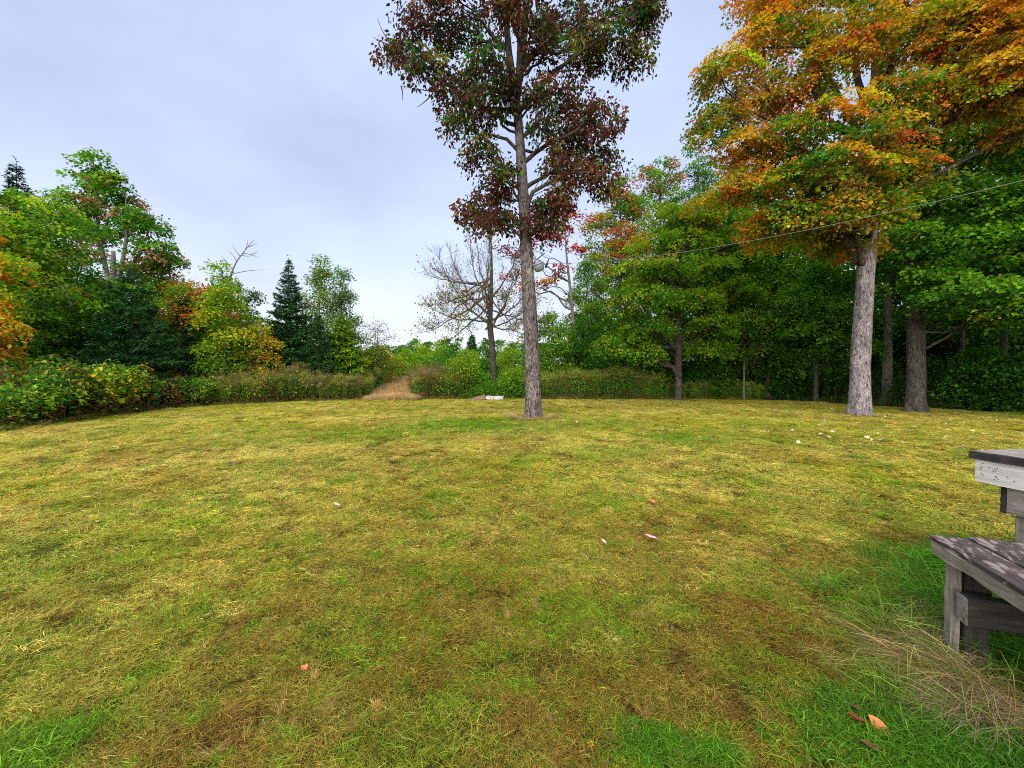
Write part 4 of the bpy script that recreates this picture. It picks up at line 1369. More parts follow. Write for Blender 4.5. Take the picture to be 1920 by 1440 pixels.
    broadleaf('thin_ash', 'thin nearly bare grey tree topping the bush left of the path', at(708, Y), Y, top(600, Y), 3.4, 1.5, [('grey', 1, 1), ('olive', .3, .3), ('brown', .4, .4)], 900, .11, 12, 'round', r0=.07, spray=.5, thick=.2)
    # woods behind, lower than the sky line
    for i, (px, py, Y) in enumerate(((-60, 420, 28), (60, 430, 32), (130, 460, 31), (215, 540, 33), (300, 545, 32), (370, 560, 33), (-150, 380, 26))):
        lab = ['green tree behind the edge maple', 'green tree below the dark spruce tip', 'shaded tree behind the broad green maple', 'shaded tree behind the stems of the fork-trunked maple', 'shaded tree behind the salmon red maple', 'shaded tree behind the scarlet saplings', 'green tree outside the left edge of the picture'][i]
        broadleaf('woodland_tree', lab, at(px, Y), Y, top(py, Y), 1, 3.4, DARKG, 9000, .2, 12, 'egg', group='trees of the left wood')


left_side()


def middle():
    # the young growth and far wood at the end of the path
    young = [(765, 655, 40, 1.9, 'lime green young tree at the far end of the path'), (790, 645, 46, 2.2, 'pale green young tree behind the path in the gap'), (812, 668, 38, 1.6, 'dark green bushy tree in the middle of the gap'), (845, 652, 43, 2.2, 'yellow-green young tree right of the dark bushy one'),
             (880, 655, 40, 1.9, 'green young tree left of the leafless trunk in the gap'), (745, 668, 36, 1.4, 'low green bush closing the path'), (905, 670, 36, 1.5, 'dark green bush beside the leafless trunk'), (825, 642, 52, 2.4, 'bright green tree far back in the gap'), (955, 650, 38, 2.2, 'light green young tree behind the tall trunk')]
    for i, (px, py, Y, r_, lab) in enumerate(young):
        pal = DARKG if 'dark' in lab else ([('lime', .8, 1), ('bright', 1, 1), ('mid', .4, .2), ('gold', .02, .06)])
        broadleaf('young_tree', lab, at(px, Y), Y, top(py, Y), .4, r_, pal, 5200, .16, 10, 'egg', group='young trees at the end of the path')
    far = [(750, 645, 95), (775, 636, 110), (800, 640, 90), (832, 632, 100), (858, 634, 105), (885, 632, 96), (910, 636, 90), (935, 634, 105), (960, 640, 100), (725, 648, 100), (700, 650, 95), (985, 640, 96), (1010, 645, 90)]
    for i, (px, py, Y) in enumerate(far):
        if i in (5,):
            conifer('far_pine', 'far-off dark pine on the skyline of the gap', at(px, Y), Y, top(py - 4, Y), 1, 2.6, ('spruce', 'teal'), .7, .7, group='far wood beyond the path')
        else:
            broadleaf('far_tree', 'far-off green tree on the skyline of the gap', at(px, Y), Y, top(py, Y), 1, 4.2, [('mid', 1, 1), ('teal', .6, .6), ('bright', .2, .3), ('deep', .4, .4)], 3600, .42, 9, 'egg', group='far wood beyond the path', spray=.9)
    # shrubs by the leafless tree
    broadleaf('round_shrub', 'round bright green shrub left of the leafless trunk', at(868, 25.6), 25.6, top(668, 25.6), .1, 1.55, [('bright', 1, 1), ('mid', .9, .7), ('lime', .3, .5), ('olive', .2, .2)], 8000, .11, 11, 'round')
    broadleaf('small_shrub', 'smaller green shrub hugging the leafless trunk', at(898, 25.3), 25.3, top(700, 25.3), .1, .8, [('mid', 1, .8), ('bright', .7, .8)], 3000, .10, 7, 'round')
    broadleaf('leafy_shrub', 'green shrub between the leafless trunk and the tall trunk', at(962, 25.8), 25.8, top(690, 25.8), .1, 1.25, [('mid', 1, .8), ('bright', .6, .9), ('lime', .1, .3)], 5600, .11, 9, 'round')
    broadleaf('grassy_willow', 'bright green low willow rising over the meadow weeds', at(1070, 28), 28, top(688, 28), .3, 1.9, [('bright', 1, 1), ('lime', .4, .6)], 6000, .13, 8, 'round', wid=.16)
    # red-leaved thin tree behind the trunk
    Y = 30
    X = at(1072, Y)

    def q(px, py, dy=0):
        return W(px, py, Y + dy) - np.array([X, Y, 0])
    L = []
    for px, py, rx, rz, w in ((1040, 420, 1.1, .8, 1), (1065, 400, .9, .7, .9), (1020, 450, 1.0, .5, .8), (1060, 440, .9, .6, .8), (1075, 470, .6, .5, .5), (1000, 470, 1.0, .5, .6), (965, 485, .7, .4, .35), (965, 520, .8, .5, .5), (1025, 535, 1.1, .35, .5), (1050, 505, .9, .4, .5), (985, 540, .8, .5, .4), (945, 470, .6, .4, .3)):
        c = q(px, py, rng.normal() * .5)
        L.append((c[0], c[1], c[2], rx, rx, rz, w))
    grow('red_leaved_tree', 'thin tree with sparse red leaves behind the lamp on the tall trunk', X, Y, [(0, 0, 0), q(1078, 640), q(1070, 550), q(1062, 480), q(1058, 400)], .14, L, [('red', 1, 1.2), ('flame', .7, .5), ('rust', .8, .5), ('gold', .25, .05), ('maroon', .3, .4)], 3300, .17, M_BARK_GREY, spray=.45, nspray=10, trunk_r=[.15, .13, .11, .07, .03])
    # trees right of it
    Y = 29
    broadleaf('leafy_young_maple', 'green young maple right behind the tall trunk', at(1035, Y), Y, top(590, Y), .5, 2.2, [('mid', 1, .7), ('bright', .9, 1.1), ('lime', .2, .4), ('deep', .3, .1)], 14000, .13, 13, 'egg')
    broadleaf('leafy_young_maple', 'slender green maple standing right of the red-leaved thin tree', at(1105, 31), 31, top(475, 31), 1, 2.2, [('mid', 1, .7), ('bright', .9, 1.1), ('lime', .2, .4), ('deep', .3, .1)], 14000, .14, 14, 'egg')


middle()


def right_side():
    # tall mixed maple at the back, its ridge climbing to the right
    Y = 34
    broadleaf('tall_red_green_maple', 'tall green maple flecked with red at the left end of the forest', at(1160, Y), Y, top(335, Y), 2.5, 4.0, [('mid', 1, .6), ('bright', .7, .8), ('rust', .2, .5), ('flame', .12, .55, .4), ('red', .12, .22), ('deep', .3, .1), ('lime', .25, .5)], 27000, .17, 24, 'round', spray=.7)
    Y = 36
    broadleaf('salmon_topped_maple', 'maple with salmon crown top behind the yellow-green one', at(1235, Y), Y, top(300, Y), 3, 5.0, [('mid', 1, .7), ('bright', .6, .8), ('pink', .05, .35), ('flame', .12, .22), ('olive', .3, .4), ('deep', .3, .1)], 28000, .18, 24, 'round', spray=.7)
    Y = 38
    broadleaf('back_poplar', 'green poplar rising between the salmon crown and the orange maple', at(1305, Y), Y, top(268, Y), 4, 3.8, [('teal', .8, .8), ('mid', 1, 1), ('bright', .4, .5), ('grey', .3, .4)], 18000, .18, 20, 'egg', spray=.6)
    broadleaf('back_ash', 'greyish brown leaved tree behind the orange maple crown', at(1370, 36), 36, top(290, 36), 5, 3.0, [('grey', .8, .8), ('olive', 1, 1), ('brown', .4, .5), ('mid', .4, .2)], 8000, .18, 14, 'egg')
    Y = 32
    broadleaf('pink_tree', 'sparse pink-leaved tree top poking out left of the orange maple', at(1425, Y), Y, top(-60, Y), 14, 3.0, [('pink', 1, 1.3), ('red', .3, .2), ('rust', .5, .2)], 4200, .2, 14, 'round', spray=.5, r0=.25)
    # the yellow-green maple with a dark trunk
    Y = 24
    X = at(1272, Y)

    def q(px, py, dy=0):
        return W(px, py, Y + dy) - np.array([X, Y, 0])
    L = []
    for a in ((1310, 395, 0, 1.5, .7), (1260, 410, .5, 1.5, .7), (1350, 420, -.3, 1.5, .7), (1220, 450, 0, 1.4, .7), (1290, 450, -.8, 1.6, .7), (1380, 460, .3, 1.4, .7), (1195, 500, -.3, 1.3, .6), (1260, 500, -1.2, 1.5, .6), (1330, 500, -1, 1.5, .6), (1180, 550, 0, 1.4, .6), (1240, 560, -1.2, 1.4, .6),
              (1310, 560, -1.2, 1.4, .6), (1380, 540, -.6, 1.4, .6), (1165, 600, .3, 1.3, .6), (1215, 615, -.9, 1.4, .55), (1340, 610, -1, 1.4, .55), (1150, 650, .3, 1.2, .5), (1200, 660, -.4, 1.3, .5), (1330, 655, -.2, 1.3, .5), (1395, 600, .2, 1.4, .6), (1280, 430, 1.2, 1.6, .8), (1250, 520, 1.5, 1.6, .8), (1340, 560, 1.5, 1.6, .8), (1240, 640, 1.6, 1.6, .7)):
        c = q(*a[:3])
        L.append((c[0], c[1], c[2], a[3], a[3], a[4], 1))
    grow('yellow_green_maple', 'round yellow-green maple with an orange-tinged top and dark trunk at the forest edge', X, Y, [(0, 0, 0), q(1272, 640), q(1270, 560), q(1285, 490), q(1295, 400)], .2, L, [('bright', 1.2, 1.0), ('lime', .45, 1.2), ('mid', 1.0, .1), ('gold', -.2, .45), ('orange', -.3, .40, .2), ('deep', .25, -.1)], 40000, .15, M_BARK_DARK,
         spray=.6, nspray=20, trunk_r=[.22, .2, .17, .13, .05], tilt=.35)
    # edge trees between the yellow-green maple and the orange maple
    Y = 26
    broadleaf('edge_beech', 'green beech left of the pale trunk with low hanging boughs', at(1440, Y), Y, top(430, Y), 1.2, 3.0, [('mid', 1, .8), ('bright', .9, 1.2), ('deep', .4, .1), ('lime', .1, .3)], 21000, .15, 18, 'egg', tilt=.3, bark=M_BARK_DARK)
    Y = 23.5
    broadleaf('low_beech', 'low spreading green beech in front of the dark forest interior', at(1530, Y), Y, top(470, Y), 1.8, 2.9, [('mid', 1, .8), ('bright', .9, 1.2), ('deep', .4, .1), ('lime', .05, .2)], 19000, .15, 16, 'egg', tilt=.3, bark=M_BARK_DARK)
    Y = 25
    broadleaf('spindly_birch', 'spindly young birch with reddish low sprays', at(1395, Y), Y, top(500, Y), 2, 1.8, [('mid', 1, 1), ('rust', .5, .1), ('maroon', .3, .1), ('bright', .4, .6)], 6500, .13, 12, 'egg', r0=.07)
    # big dark trunk at the right with green leaves
    bx, by = at(1718, 16.9), 16.9
    X0 = np.array([bx, by, 0])

    def w(px, py, dy=0):
        return W(px, py, by + dy) - X0
    L = []
    for a in ((1740, 250, 0, 2.0, .9), (1820, 300, -.6, 1.9, .8), (1900, 260, -.4, 2.0, .9), (1780, 370, -1, 1.7, .7), (1860, 390, -1.4, 1.7, .7), (1930, 370, -1.2, 1.8, .8), (1740, 440, -.8, 1.5, .6), (1820, 460, -1.8, 1.6, .6), (1900, 470, -2, 1.6, .6), (1760, 520, -1.0, 1.3, .5), (1840, 545, -2.4, 1.4, .4), (1910, 555, -2.6, 1.4, .4),
              (1950, 580, -2, 1.5, .5), (1700, 360, 1.5, 1.8, .9), (1780, 180, 1, 2, 1), (1880, 180, 1.4, 2, 1), (1960, 450, 0, 2, 1), (1850, 500, 1.5, 2, 1), (1790, 560, 1.5, 1.3, .5)):
        c = w(*a[:3])
        L.append((c[0], c[1], c[2], a[3], a[3] * .9, a[4], 1))
    grow('shadowed_maple', 'big green maple with a thick mossy trunk in the shade at the right', bx, by, [(0, 0, 0), w(1718, 640), w(1716, 480), w(1722, 360), w(1735, 200), w(1745, 60)], .42, L, [('mid', 1, 1), ('bright', 1.0, .9), ('deep', .5, .3), ('lime', .25, .15), ('yellow', .03, .03)], 38000, .16, M_BARK_DARK,
         spray=.65, nspray=20, trunk_r=[.33, .28, .25, .22, .17, .06], flare=.6, limb_r=.12, sides=24, tilt=.3, stems=[([w(1718, 470), w(1760, 380, .3), w(1790, 280, .5), w(1820, 150, .8)], [.2, .17, .13, .05])])
    # second orange crown at the upper right corner, its trunk outside the frame
    Y = 13.0
    L = []
    for a in ((1850, 40, 0, 1.3, .6), (1920, 80, -.4, 1.3, .6), (1880, 140, -.2, 1.2, .45), (1960, 10, 0, 1.5, .7), (2000, 120, 0, 1.5, .7), (2050, 30, .3, 1.6, .8), (1800, 30, .3, 1.1, .5), (2080, 180, 0, 1.5, .7), (1920, -60, 0, 1.6, .8), (2020, -100, 0, 1.7, .8)):
        c = W(a[0], a[1], Y + a[2]) - np.array([at(2080, Y), Y, 0])
        L.append((c[0], c[1], c[2], a[3], a[3], a[4], 1))
    grow('corner_maple', 'golden orange maple boughs filling the upper right corner', at(2080, Y), Y, [(0, 0, 0), (.1, 0, 5), (-.1, 0, 9), (-.2, 0, 14)], .25, L, [('orange', 1, 1, .3), ('gold', 1.2, 1), ('olive', .5, .4), ('yellow', .3, .3), ('rust', .15, .1)], 34000, .11, M_BARK_DARK, spray=.5, nspray=24, wid=.38, thick=.05, limb_r=.2)
    # trunks that show in the dark interior
    def interior(px, Yb, topz, r0, label, bark=M_BARK_DARK, h0=7, rad=2.6, n=6500):
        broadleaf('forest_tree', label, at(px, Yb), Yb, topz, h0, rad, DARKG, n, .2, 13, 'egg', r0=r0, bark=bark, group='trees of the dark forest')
    interior(1663, 21.5, 15, .24, 'grey trunk between the pale trunk and the mossy trunk', M_BARK_GREY, 6)
    interior(1405, 28, 15, .13, 'slim pale trunk inside the forest above the spindly birch', M_BARK_PALE, 6)
    interior(1425, 27.5, 15, .10, 'second slim trunk close beside the slim pale one', M_BARK_GREY, 6)
    interior(1352, 26.5, 13, .10, 'thin trunk right of the yellow-green maple trunk', M_BARK_GREY, 6)
    interior(1548, 29, 17, .2, 'dark trunk in the gap left of the pale trunk', M_BARK_DARK, 5, 3.0)
    interior(1800, 23, 17, .2, 'dark trunk right of the mossy trunk', M_BARK_DARK, 4, 3.0)
    interior(1880, 20, 15, .17, 'dark trunk near the right edge of the forest', M_BARK_DARK, 3.4, 2.8)
    interior(1600, 33, 18, .2, 'tree hidden behind the pale trunk', M_BARK_DARK, 2, 3.6, 9000)
    interior(1330, 33, 15, .2, 'tree behind the yellow-green maple', M_BARK_DARK, 1.5, 3.6, 9000)
    interior(1470, 34, 15, .2, 'tree behind the green beech', M_BARK_DARK, 1, 3.6, 9000)
    # copies deeper in
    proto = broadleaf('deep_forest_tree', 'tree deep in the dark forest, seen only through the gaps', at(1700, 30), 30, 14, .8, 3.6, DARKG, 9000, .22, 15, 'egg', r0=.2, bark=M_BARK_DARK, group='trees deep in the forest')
    for X_, Y_, sc in ((22, 12.5, 1.05), (21, 8.0, .95), (26, 10, 1.1), (23, 4, 1.0)):  # forest continued out of view, added to darken the right side
        copy_tree(proto, (X_, Y_, 0), rng.random() * 6.28, sc, 'unseen tree added beyond the right edge to shade the woods', 'unseen trees beyond the right edge')
    for px, Yb, sc in ((1780, 27, 1.0), (1880, 27, .95), (1960, 24, 1.0), (1400, 36, .95), (1530, 38, 1.0), (1640, 40, 1.1), (1250, 38, .8), (1180, 36, .55), (1090, 36, .5), (2040, 22, 1.0), (1740, 36, 1.15), (1830, 34, 1.1), (1920, 33, 1.1)):
        copy_tree(proto, (at(px, Yb), Yb, 0), rng.random() * 6.28, sc)
    # low foliage at the forest edge
    for px, Yb, py, r_, lab in ((1150, 27.5, 640, 1.6, 'dark leafy bush behind the meadow weeds'), (1230, 26, 655, 1.5, 'leafy bush left of the dark trunk'), (1330, 26, 670, 1.4, 'low leafy bush right of the dark trunk'), (1090, 29, 600, 1.7, 'leafy bush below the slender maple'), (1480, 25.5, 660, 1.4, 'dark bush under the green beech'),
                                (1840, 17.5, 655, 1.2, 'dark leafy bush right of the mossy trunk'), (1900, 16.5, 670, 1.1, 'dark leafy bush at the right edge of the forest')):
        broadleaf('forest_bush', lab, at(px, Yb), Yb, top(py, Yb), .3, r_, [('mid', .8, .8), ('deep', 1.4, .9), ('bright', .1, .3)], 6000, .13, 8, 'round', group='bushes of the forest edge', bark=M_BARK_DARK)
    # small orange-red seedling on the edge
    s = G(1421, 747)
    broadleaf('red_seedling', 'small orange-red seedling at the end of the low weeds', s[0] + .2, s[1] + .1, .55, .1, .3, [('flame', 1, 1), ('orange', .6, .6), ('brown', .3, .2)], 160, .12, 4, 'round', spray=.14, thick=.05, r0=.01)


right_side()


# ------------------------------------------------------------------ lamp, cable, slab, log
def lathe(prof, n=24):
    prof = np.asarray(prof, float)
    th = np.linspace(0, 2 * math.pi, n, endpoint=False)
    v = np.stack([prof[:, 0:1] * np.cos(th), prof[:, 0:1] * np.sin(th), np.repeat(prof[:, 1:2], n, 1)], -1).reshape(-1, 3)
    i, j = np.meshgrid(np.arange(len(prof) - 1), np.arange(n), indexing='ij')
    j2 = (j + 1) % n
    return v, np.stack([i * n + j, i * n + j2, (i + 1) * n + j2, (i + 1) * n + j], -1).reshape(-1, 4)


def plain(name, col, rough=0.6, metal=0.0, spec=0.4):
    t = NT(name)
    g = t.n('ShaderNodeTexCoord').outputs['Object']
    n = t.noise(g, 14, 5, 0.65)
    c = t.mixc(t.rng(n, 0.35, 0.7, 0, 0.55), col, tuple(0.55 * x for x in col))
    b = t.bsdf(c, t.rng(n, 0.3, 0.7, rough - 0.1, rough + 0.15), spec, n, 0.2, 0.005)
    b.inputs['Metallic'].default_value = metal
    return t.done(b)


def build_lamp():
    Y = G(1000, 787)[1]
    c = W(1010, 500, Y - 0.15)
    r = empty('yard_lamp', c, 'grey bowl-shaped yard lamp on a bracket high on the tall trunk', 'lamp')
    grey = plain('galvanised', (0.30, 0.33, 0.37), 0.45, 0.35)
    black = plain('black_iron', (0.02, 0.02, 0.022), 0.6)
    prof = [(0.015, -0.17), (0.09, -0.165), (0.15, -0.12), (0.185, -0.04), (0.195, 0.05), (0.19, 0.09), (0.205, 0.10), (0.205, 0.115), (0.15, 0.135), (0.08, 0.16), (0.07, 0.22), (0.03, 0.235), (0.001, 0.24)]
    bowl = link('bowl', mesh_np('bowl', *lathe(prof), grey, None, True), r)
    bowl.rotation_euler = (0.25, -0.35, 0)
    v, f = lathe([(0.001, 0.0), (0.05, 0.0), (0.055, 0.05), (0.05, 0.11), (0.001, 0.115)], 12)
    cap = link('socket', mesh_np('socket', v, f, black, None, True), r)
    cap.location = (-0.10, 0, 0.16); cap.rotation_euler = (0, 0.9, 0)
    b = Bag()
    b.tube([(-0.26, 0.05, 0.02), (-0.1, 0, 0.2), (0.20, 0, 0.46)], [0.022, 0.022, 0.018], 6)
    b.tube([(-0.26, 0.05, 0.0), (-0.14, 0, 0.10), (-0.06, 0, 0.19)], [0.03, 0.03, 0.03], 6)
    link('bracket', b.mesh('bracket', black), r)
    v, f = lathe([(0.001, -0.10), (0.035, -0.10), (0.05, -0.05), (0.03, -0.02), (0.045, 0.03), (0.025, 0.09), (0.012, 0.20), (0.001, 0.21)], 10)
    ins = link('insulator', mesh_np('insulator', v, f, black, None, True), r)
    ins.location = (0.27, 0, 0.06); ins.rotation_euler = (0.1, 0.35, 0)
    # cable to the house outside the picture
    A = c + np.array([0.28, 0, 0.10])
    Bp = W(1920, 338, 6.0)
    E = Bp + (Bp - A) * 0.6 + np.array([0, 0, 0.5])
    t = np.linspace(0, 1, 60)[:, None]
    mid = W(1400, 456, 10.0 * 0.9)
    # parabola through A, a middle point and Bp
    d = Bp - A
    tm = float(((mid - A)[:2] @ d[:2]) / (d[:2] @ d[:2]))
    sag = (A + d * tm)[2] - W(960 + F * (A + d * tm)[0] / (A + d * tm)[1], 456, (A + d * tm)[1])[2]
    kk = sag / (tm * (1 - tm)) * 0.9
    tt = np.linspace(0, 1.6, 90)
    P = A[None] + d[None] * tt[:, None]
    P[:, 2] -= kk * tt * (1 - tt)
    wire = NT('cable')
    M = wire.done(wire.bsdf((0.13, 0.14, 0.135), 0.5, 0.4))
    tag(link('overhead_cable', mesh_np('overhead_cable', *tube(P, np.full(90, 0.0065), 6), M, None, True)), 'thin grey cable sagging from the lamp to the upper right', 'cable')


build_lamp()


def wood_material(name, a, b, c=None, grain=(2.0, 26, 26), peel=None, peel_amt=(0.45, 0.52), rough=0.85, bump=0.5):
    t = NT(name)
    g = t.n('ShaderNodeTexCoord').outputs['Object']
    w = t.noise(g, 2.2, 3, 0.5)
    wv = t.n('ShaderNodeMapping'); wv.inputs['Scale'].default_value = grain
    t.l(g, wv.inputs['Vector'])
    n1 = t.noise(wv.outputs[0], 1.6, 6, 0.7, 0.8)
    n2 = t.noise(t.mapped(g, (grain[0] * 4, grain[1] * 6, grain[2] * 6)), 1.0, 4, 0.7)
    s = t.n('ShaderNodeMath', operation='ADD')
    m = t.n('ShaderNodeMath', operation='MULTIPLY'); t.l(n2, m.inputs[0]); m.inputs[1].default_value = 0.4
    m2 = t.n('ShaderNodeMath', operation='MULTIPLY'); t.l(n1, m2.inputs[0]); m2.inputs[1].default_value = 0.6
    t.l(m.outputs[0], s.inputs[0]); t.l(m2.outputs[0], s.inputs[1])
    col = t.ramp(s.outputs[0], [(0.34, a), (0.5, tuple(0.5 * (x + y) for x, y in zip(a, b))), (0.62, b)])
    if c:
        col = t.mixc(t.rng(w, 0.5, 0.72, 0, 0.6), col, c)
    h = s.outputs[0]
    if peel:
        n3 = t.noise(t.mapped(g, (5.5, 16, 16)), 1.0, 6, 0.62, 0.5)
        fac = t.rng(n3, peel_amt[0], peel_amt[1], 0, 1)
        col = t.mixc(fac, col, peel)
        ad = t.n('ShaderNodeMath', operation='ADD'); t.l(h, ad.inputs[0]); t.l(fac, ad.inputs[1])
        h = ad.outputs[0]
    return t.done(t.bsdf(col, rough, 0.25, h, bump, 0.006))


M_GREYWOOD = wood_material('grey_weathered_wood', (0.09, 0.075, 0.062), (0.36, 0.31, 0.26), (0.10, 0.11, 0.08))
M_PALEWOOD = wood_material('bleached_wood', (0.38, 0.34, 0.32), (0.80, 0.77, 0.74), (0.56, 0.5, 0.47), grain=(0.9, 22, 22), bump=0.5)
M_DARK_SHADE_WOOD = wood_material('dark_and_shaded_wood', (0.012, 0.011, 0.010), (0.055, 0.046, 0.040))  # dark wood; also puts shade into the colour of bench boards
M_PEEL = wood_material('peeling_top', (0.022, 0.017, 0.016), (0.10, 0.074, 0.068), (0.05, 0.055, 0.045), grain=(1.5, 10, 10), peel=(0.24, 0.185, 0.165), peel_amt=(0.52, 0.57), bump=0.9)
M_TOPDARK = wood_material('tar_edge', (0.010, 0.009, 0.010), (0.055, 0.048, 0.048), (0.2, 0.13, 0.12), bump=0.8)
M_GREYTOP = wood_material('grey_top', (0.12, 0.10, 0.09), (0.42, 0.37, 0.33), (0.08, 0.07, 0.065), grain=(1.5, 12, 12))
M_MOSSWOOD = wood_material('mossy_grey_edge', (0.12, 0.105, 0.08), (0.36, 0.32, 0.25), (0.12, 0.16, 0.06))


def board(name, L, Wd, T, mat, parent, loc, rz=0.0, rot=None, jag=0.004, nx=12, chip=0.0):
    """a sawn board with slightly uneven edges; length on local X, width on Y, thickness on Z, centred"""
    xs = np.linspace(-L / 2, L / 2, nx + 1)
    be = min(T, Wd) * 0.08
    ring = np.array([(-Wd / 2 + be, -T / 2), (Wd / 2 - be, -T / 2), (Wd / 2, -T / 2 + be), (Wd / 2, T / 2 - be), (Wd / 2 - be, T / 2), (-Wd / 2 + be, T / 2), (-Wd / 2, T / 2 - be), (-Wd / 2, -T / 2 + be)])
    v = []
    for x in xs:
        j = rng.normal(size=(8, 2)) * jag
        ch = -abs(rng.normal()) * chip
        rr = ring + j
        rr[[2, 3], 0] += ch
        v.append(np.column_stack([np.full(8, x) + rng.normal(size=8) * jag * 0.5, rr]))
    v = np.vstack(v)
    i, j = np.meshgrid(np.arange(nx), np.arange(8), indexing='ij')
    j2 = (j + 1) % 8
    f = np.stack([i * 8 + j, i * 8 + j2, (i + 1) * 8 + j2, (i + 1) * 8 + j], -1).reshape(-1, 4)[:, ::-1]
    caps = np.stack([np.arange(8), nx * 8 + np.arange(8)[::-1]])
    o = link(name, mesh_np(name, v, [f, caps], mat), parent)
    o.location = loc
    o.rotation_euler = rot if rot is not None else (0, 0, rz)
    return o


def build_bench():
    zt = 0.66
    # corners of the top from the photograph, at the height of the top
    def onz(px, py, z):
        a = (px - 960) / F; b = (720 - py) / F
        c, s = math.cos(PITCH), math.sin(PITCH)
        d = np.array([a, c + b * s, -s + b * c])
        return np.array([0, 0, EYE]) + d * ((z - EYE) / d[2])
    A = onz(1744, 1003, zt)
    Bk = onz(1920, 987, zt)
    Fr = onz(1920, 1108, zt)
    u = Bk - A; u = u / np.linalg.norm(u)
    rz = math.atan2(u[1], u[0])
    w = Fr - A; w = w / np.linalg.norm(w)
    print('bench', A, 'u', u, 'w', w)
    r = empty('low_bench', (A[0], A[1], 0), 'low weathered bench with peeling dark top in tall grass at the right edge', 'bench')
    wz = math.atan2(w[1], w[0])
    # local frame: X runs along the left edge towards the camera (w), Y to the right
    r.rotation_euler = (0, 0, wz)
    Lw, Wd = 1.7, 1.05
    # planks of the top run along X
    m = 6
    pw = Wd / m
    for i in range(m):
        board('plank', Lw, pw - 0.006, 0.022, M_PEEL, r, (Lw / 2 - 0.02 + rng.normal() * 0.006, pw * (i + .5), zt - 0.011 + rng.normal() * 0.0015), jag=0.0015, nx=24)
    board('edge_board', Lw, 0.028, 0.07, M_MOSSWOOD, r, (Lw / 2, 0.018, zt - 0.06), jag=0.003, nx=20, chip=0.004)
    board('back_edge', Wd - 0.06, 0.028, 0.06, M_GREYWOOD, r, (0.03, Wd / 2 + 0.03, zt - 0.056), rz=math.pi / 2)
    for x, y in ((0.10, 0.055), (0.10, Wd - 0.06), (Lw - .1, .055), (Lw - .1, Wd - .06)):
        board('leg', zt - 0.02, 0.062, 0.04, M_GREYWOOD if y < .5 else M_DARK_SHADE_WOOD, r, (x + 0.0, y, (zt - 0.10) / 2 - 0.03), rot=(0, math.pi / 2, math.pi / 2 + 0.0), jag=0.002)
    board('leg_brace', zt - 0.14, 0.11, 0.045, M_DARK_SHADE_WOOD, r, (0.10, 0.15, (zt - 0.12) / 2), rot=(0, math.pi / 2, 0.0), jag=0.002)  # dark tone is the leg's shaded side put into the board colour
    return r, A, wz, onz


def finish_bench():
    r, A, wz, onz = build_bench()
    # cross beam running to the right under the top
    b = board('cross_beam', 0.95, 0.085, 0.145, M_DARK_SHADE_WOOD, r, (0.215, 0.035 + 0.475, 0.350), rz=math.pi / 2, jag=0.002)  # long faces painted dark for shade; grey caps keep the lit tone
    b.data.materials.append(M_GREYWOOD)
    n = len(b.data.polygons)
    for p in (n - 2, n - 1):
        b.data.polygons[p].material_index = 1
    # taller stand behind it
    zt = 0.98
    A2 = onz(1828, 845, zt)
    F2 = onz(1920, 859, zt)
    w = F2 - A2; wz2 = math.atan2(w[1], w[0])
    print('stand', A2, w)
    t = empty('tall_table', (A2[0], A2[1], 0), 'taller weathered table with bleached side board behind the low bench', 'table', rz=wz2)
    L, Wd = 1.5, 1.1
    m = 4
    pw = Wd / m
    for i in range(m):
        board('plank', L, pw - 0.008, 0.03, M_GREYTOP, t, (L / 2 - .02, pw * (i + .5) + .015, zt - 0.015), jag=0.002, nx=16)
    board('edge_strip', L + .02, 0.03, 0.055, M_TOPDARK, t, (L / 2 - .02, -0.002, zt - 0.033), jag=0.003, nx=18, chip=0.004)
    side = board('side_board', L, 0.032, 0.175, M_PALEWOOD, t, (L / 2, 0.022, zt - 0.065 - 0.09), jag=0.0015, nx=10)
    nb = Bag()
    for q in range(22):
        x = 0.02 + 0.13 * rng.random() if q < 15 else 0.1 + 0.9 * rng.random()
        z = (rng.random() - .5) * 0.14
        v, f = tube([(0, 0, 0), (0, -.002, 0)], [0.0035, 0.0035], 6)
        v = np.vstack([v, v[6:12].mean(0, keepdims=True)])
        nb.add(v + np.array([x - L / 2, -0.0175, z]), np.vstack([f]))
        nb.add(v[6:12] + np.array([x - L / 2, -0.0175, z]), np.arange(6)[None, :])
    blk = NT('nail_hole'); MB_ = blk.done(blk.bsdf((0.012, 0.010, 0.010), 0.9))
    nl = link('nail_heads', nb.mesh('nail_heads', MB_, False), side)
    nl['kind'] = 'stuff'
    board('lower_board', 1.1, 0.03, 0.20, M_GREYTOP, t, (0.165 + .55, 0.075, zt - 0.35), jag=0.002)
    board('corner_block', 0.22, 0.10, 0.035, M_DARK_SHADE_WOOD, t, (0.143, 0.11, zt - 0.345), rot=(0, math.pi / 2, 0), jag=0.002)
    for x, y in ((0.245, 0.15), (L - .2, 0.15), (0.245, Wd - .15), (L - .2, Wd - .15)):
        board('post', zt - 0.02, 0.11, 0.11, M_GREYWOOD, t, (x, y, (zt - 0.12) / 2), rot=(0, math.pi / 2, 0), jag=0.002)


finish_bench()


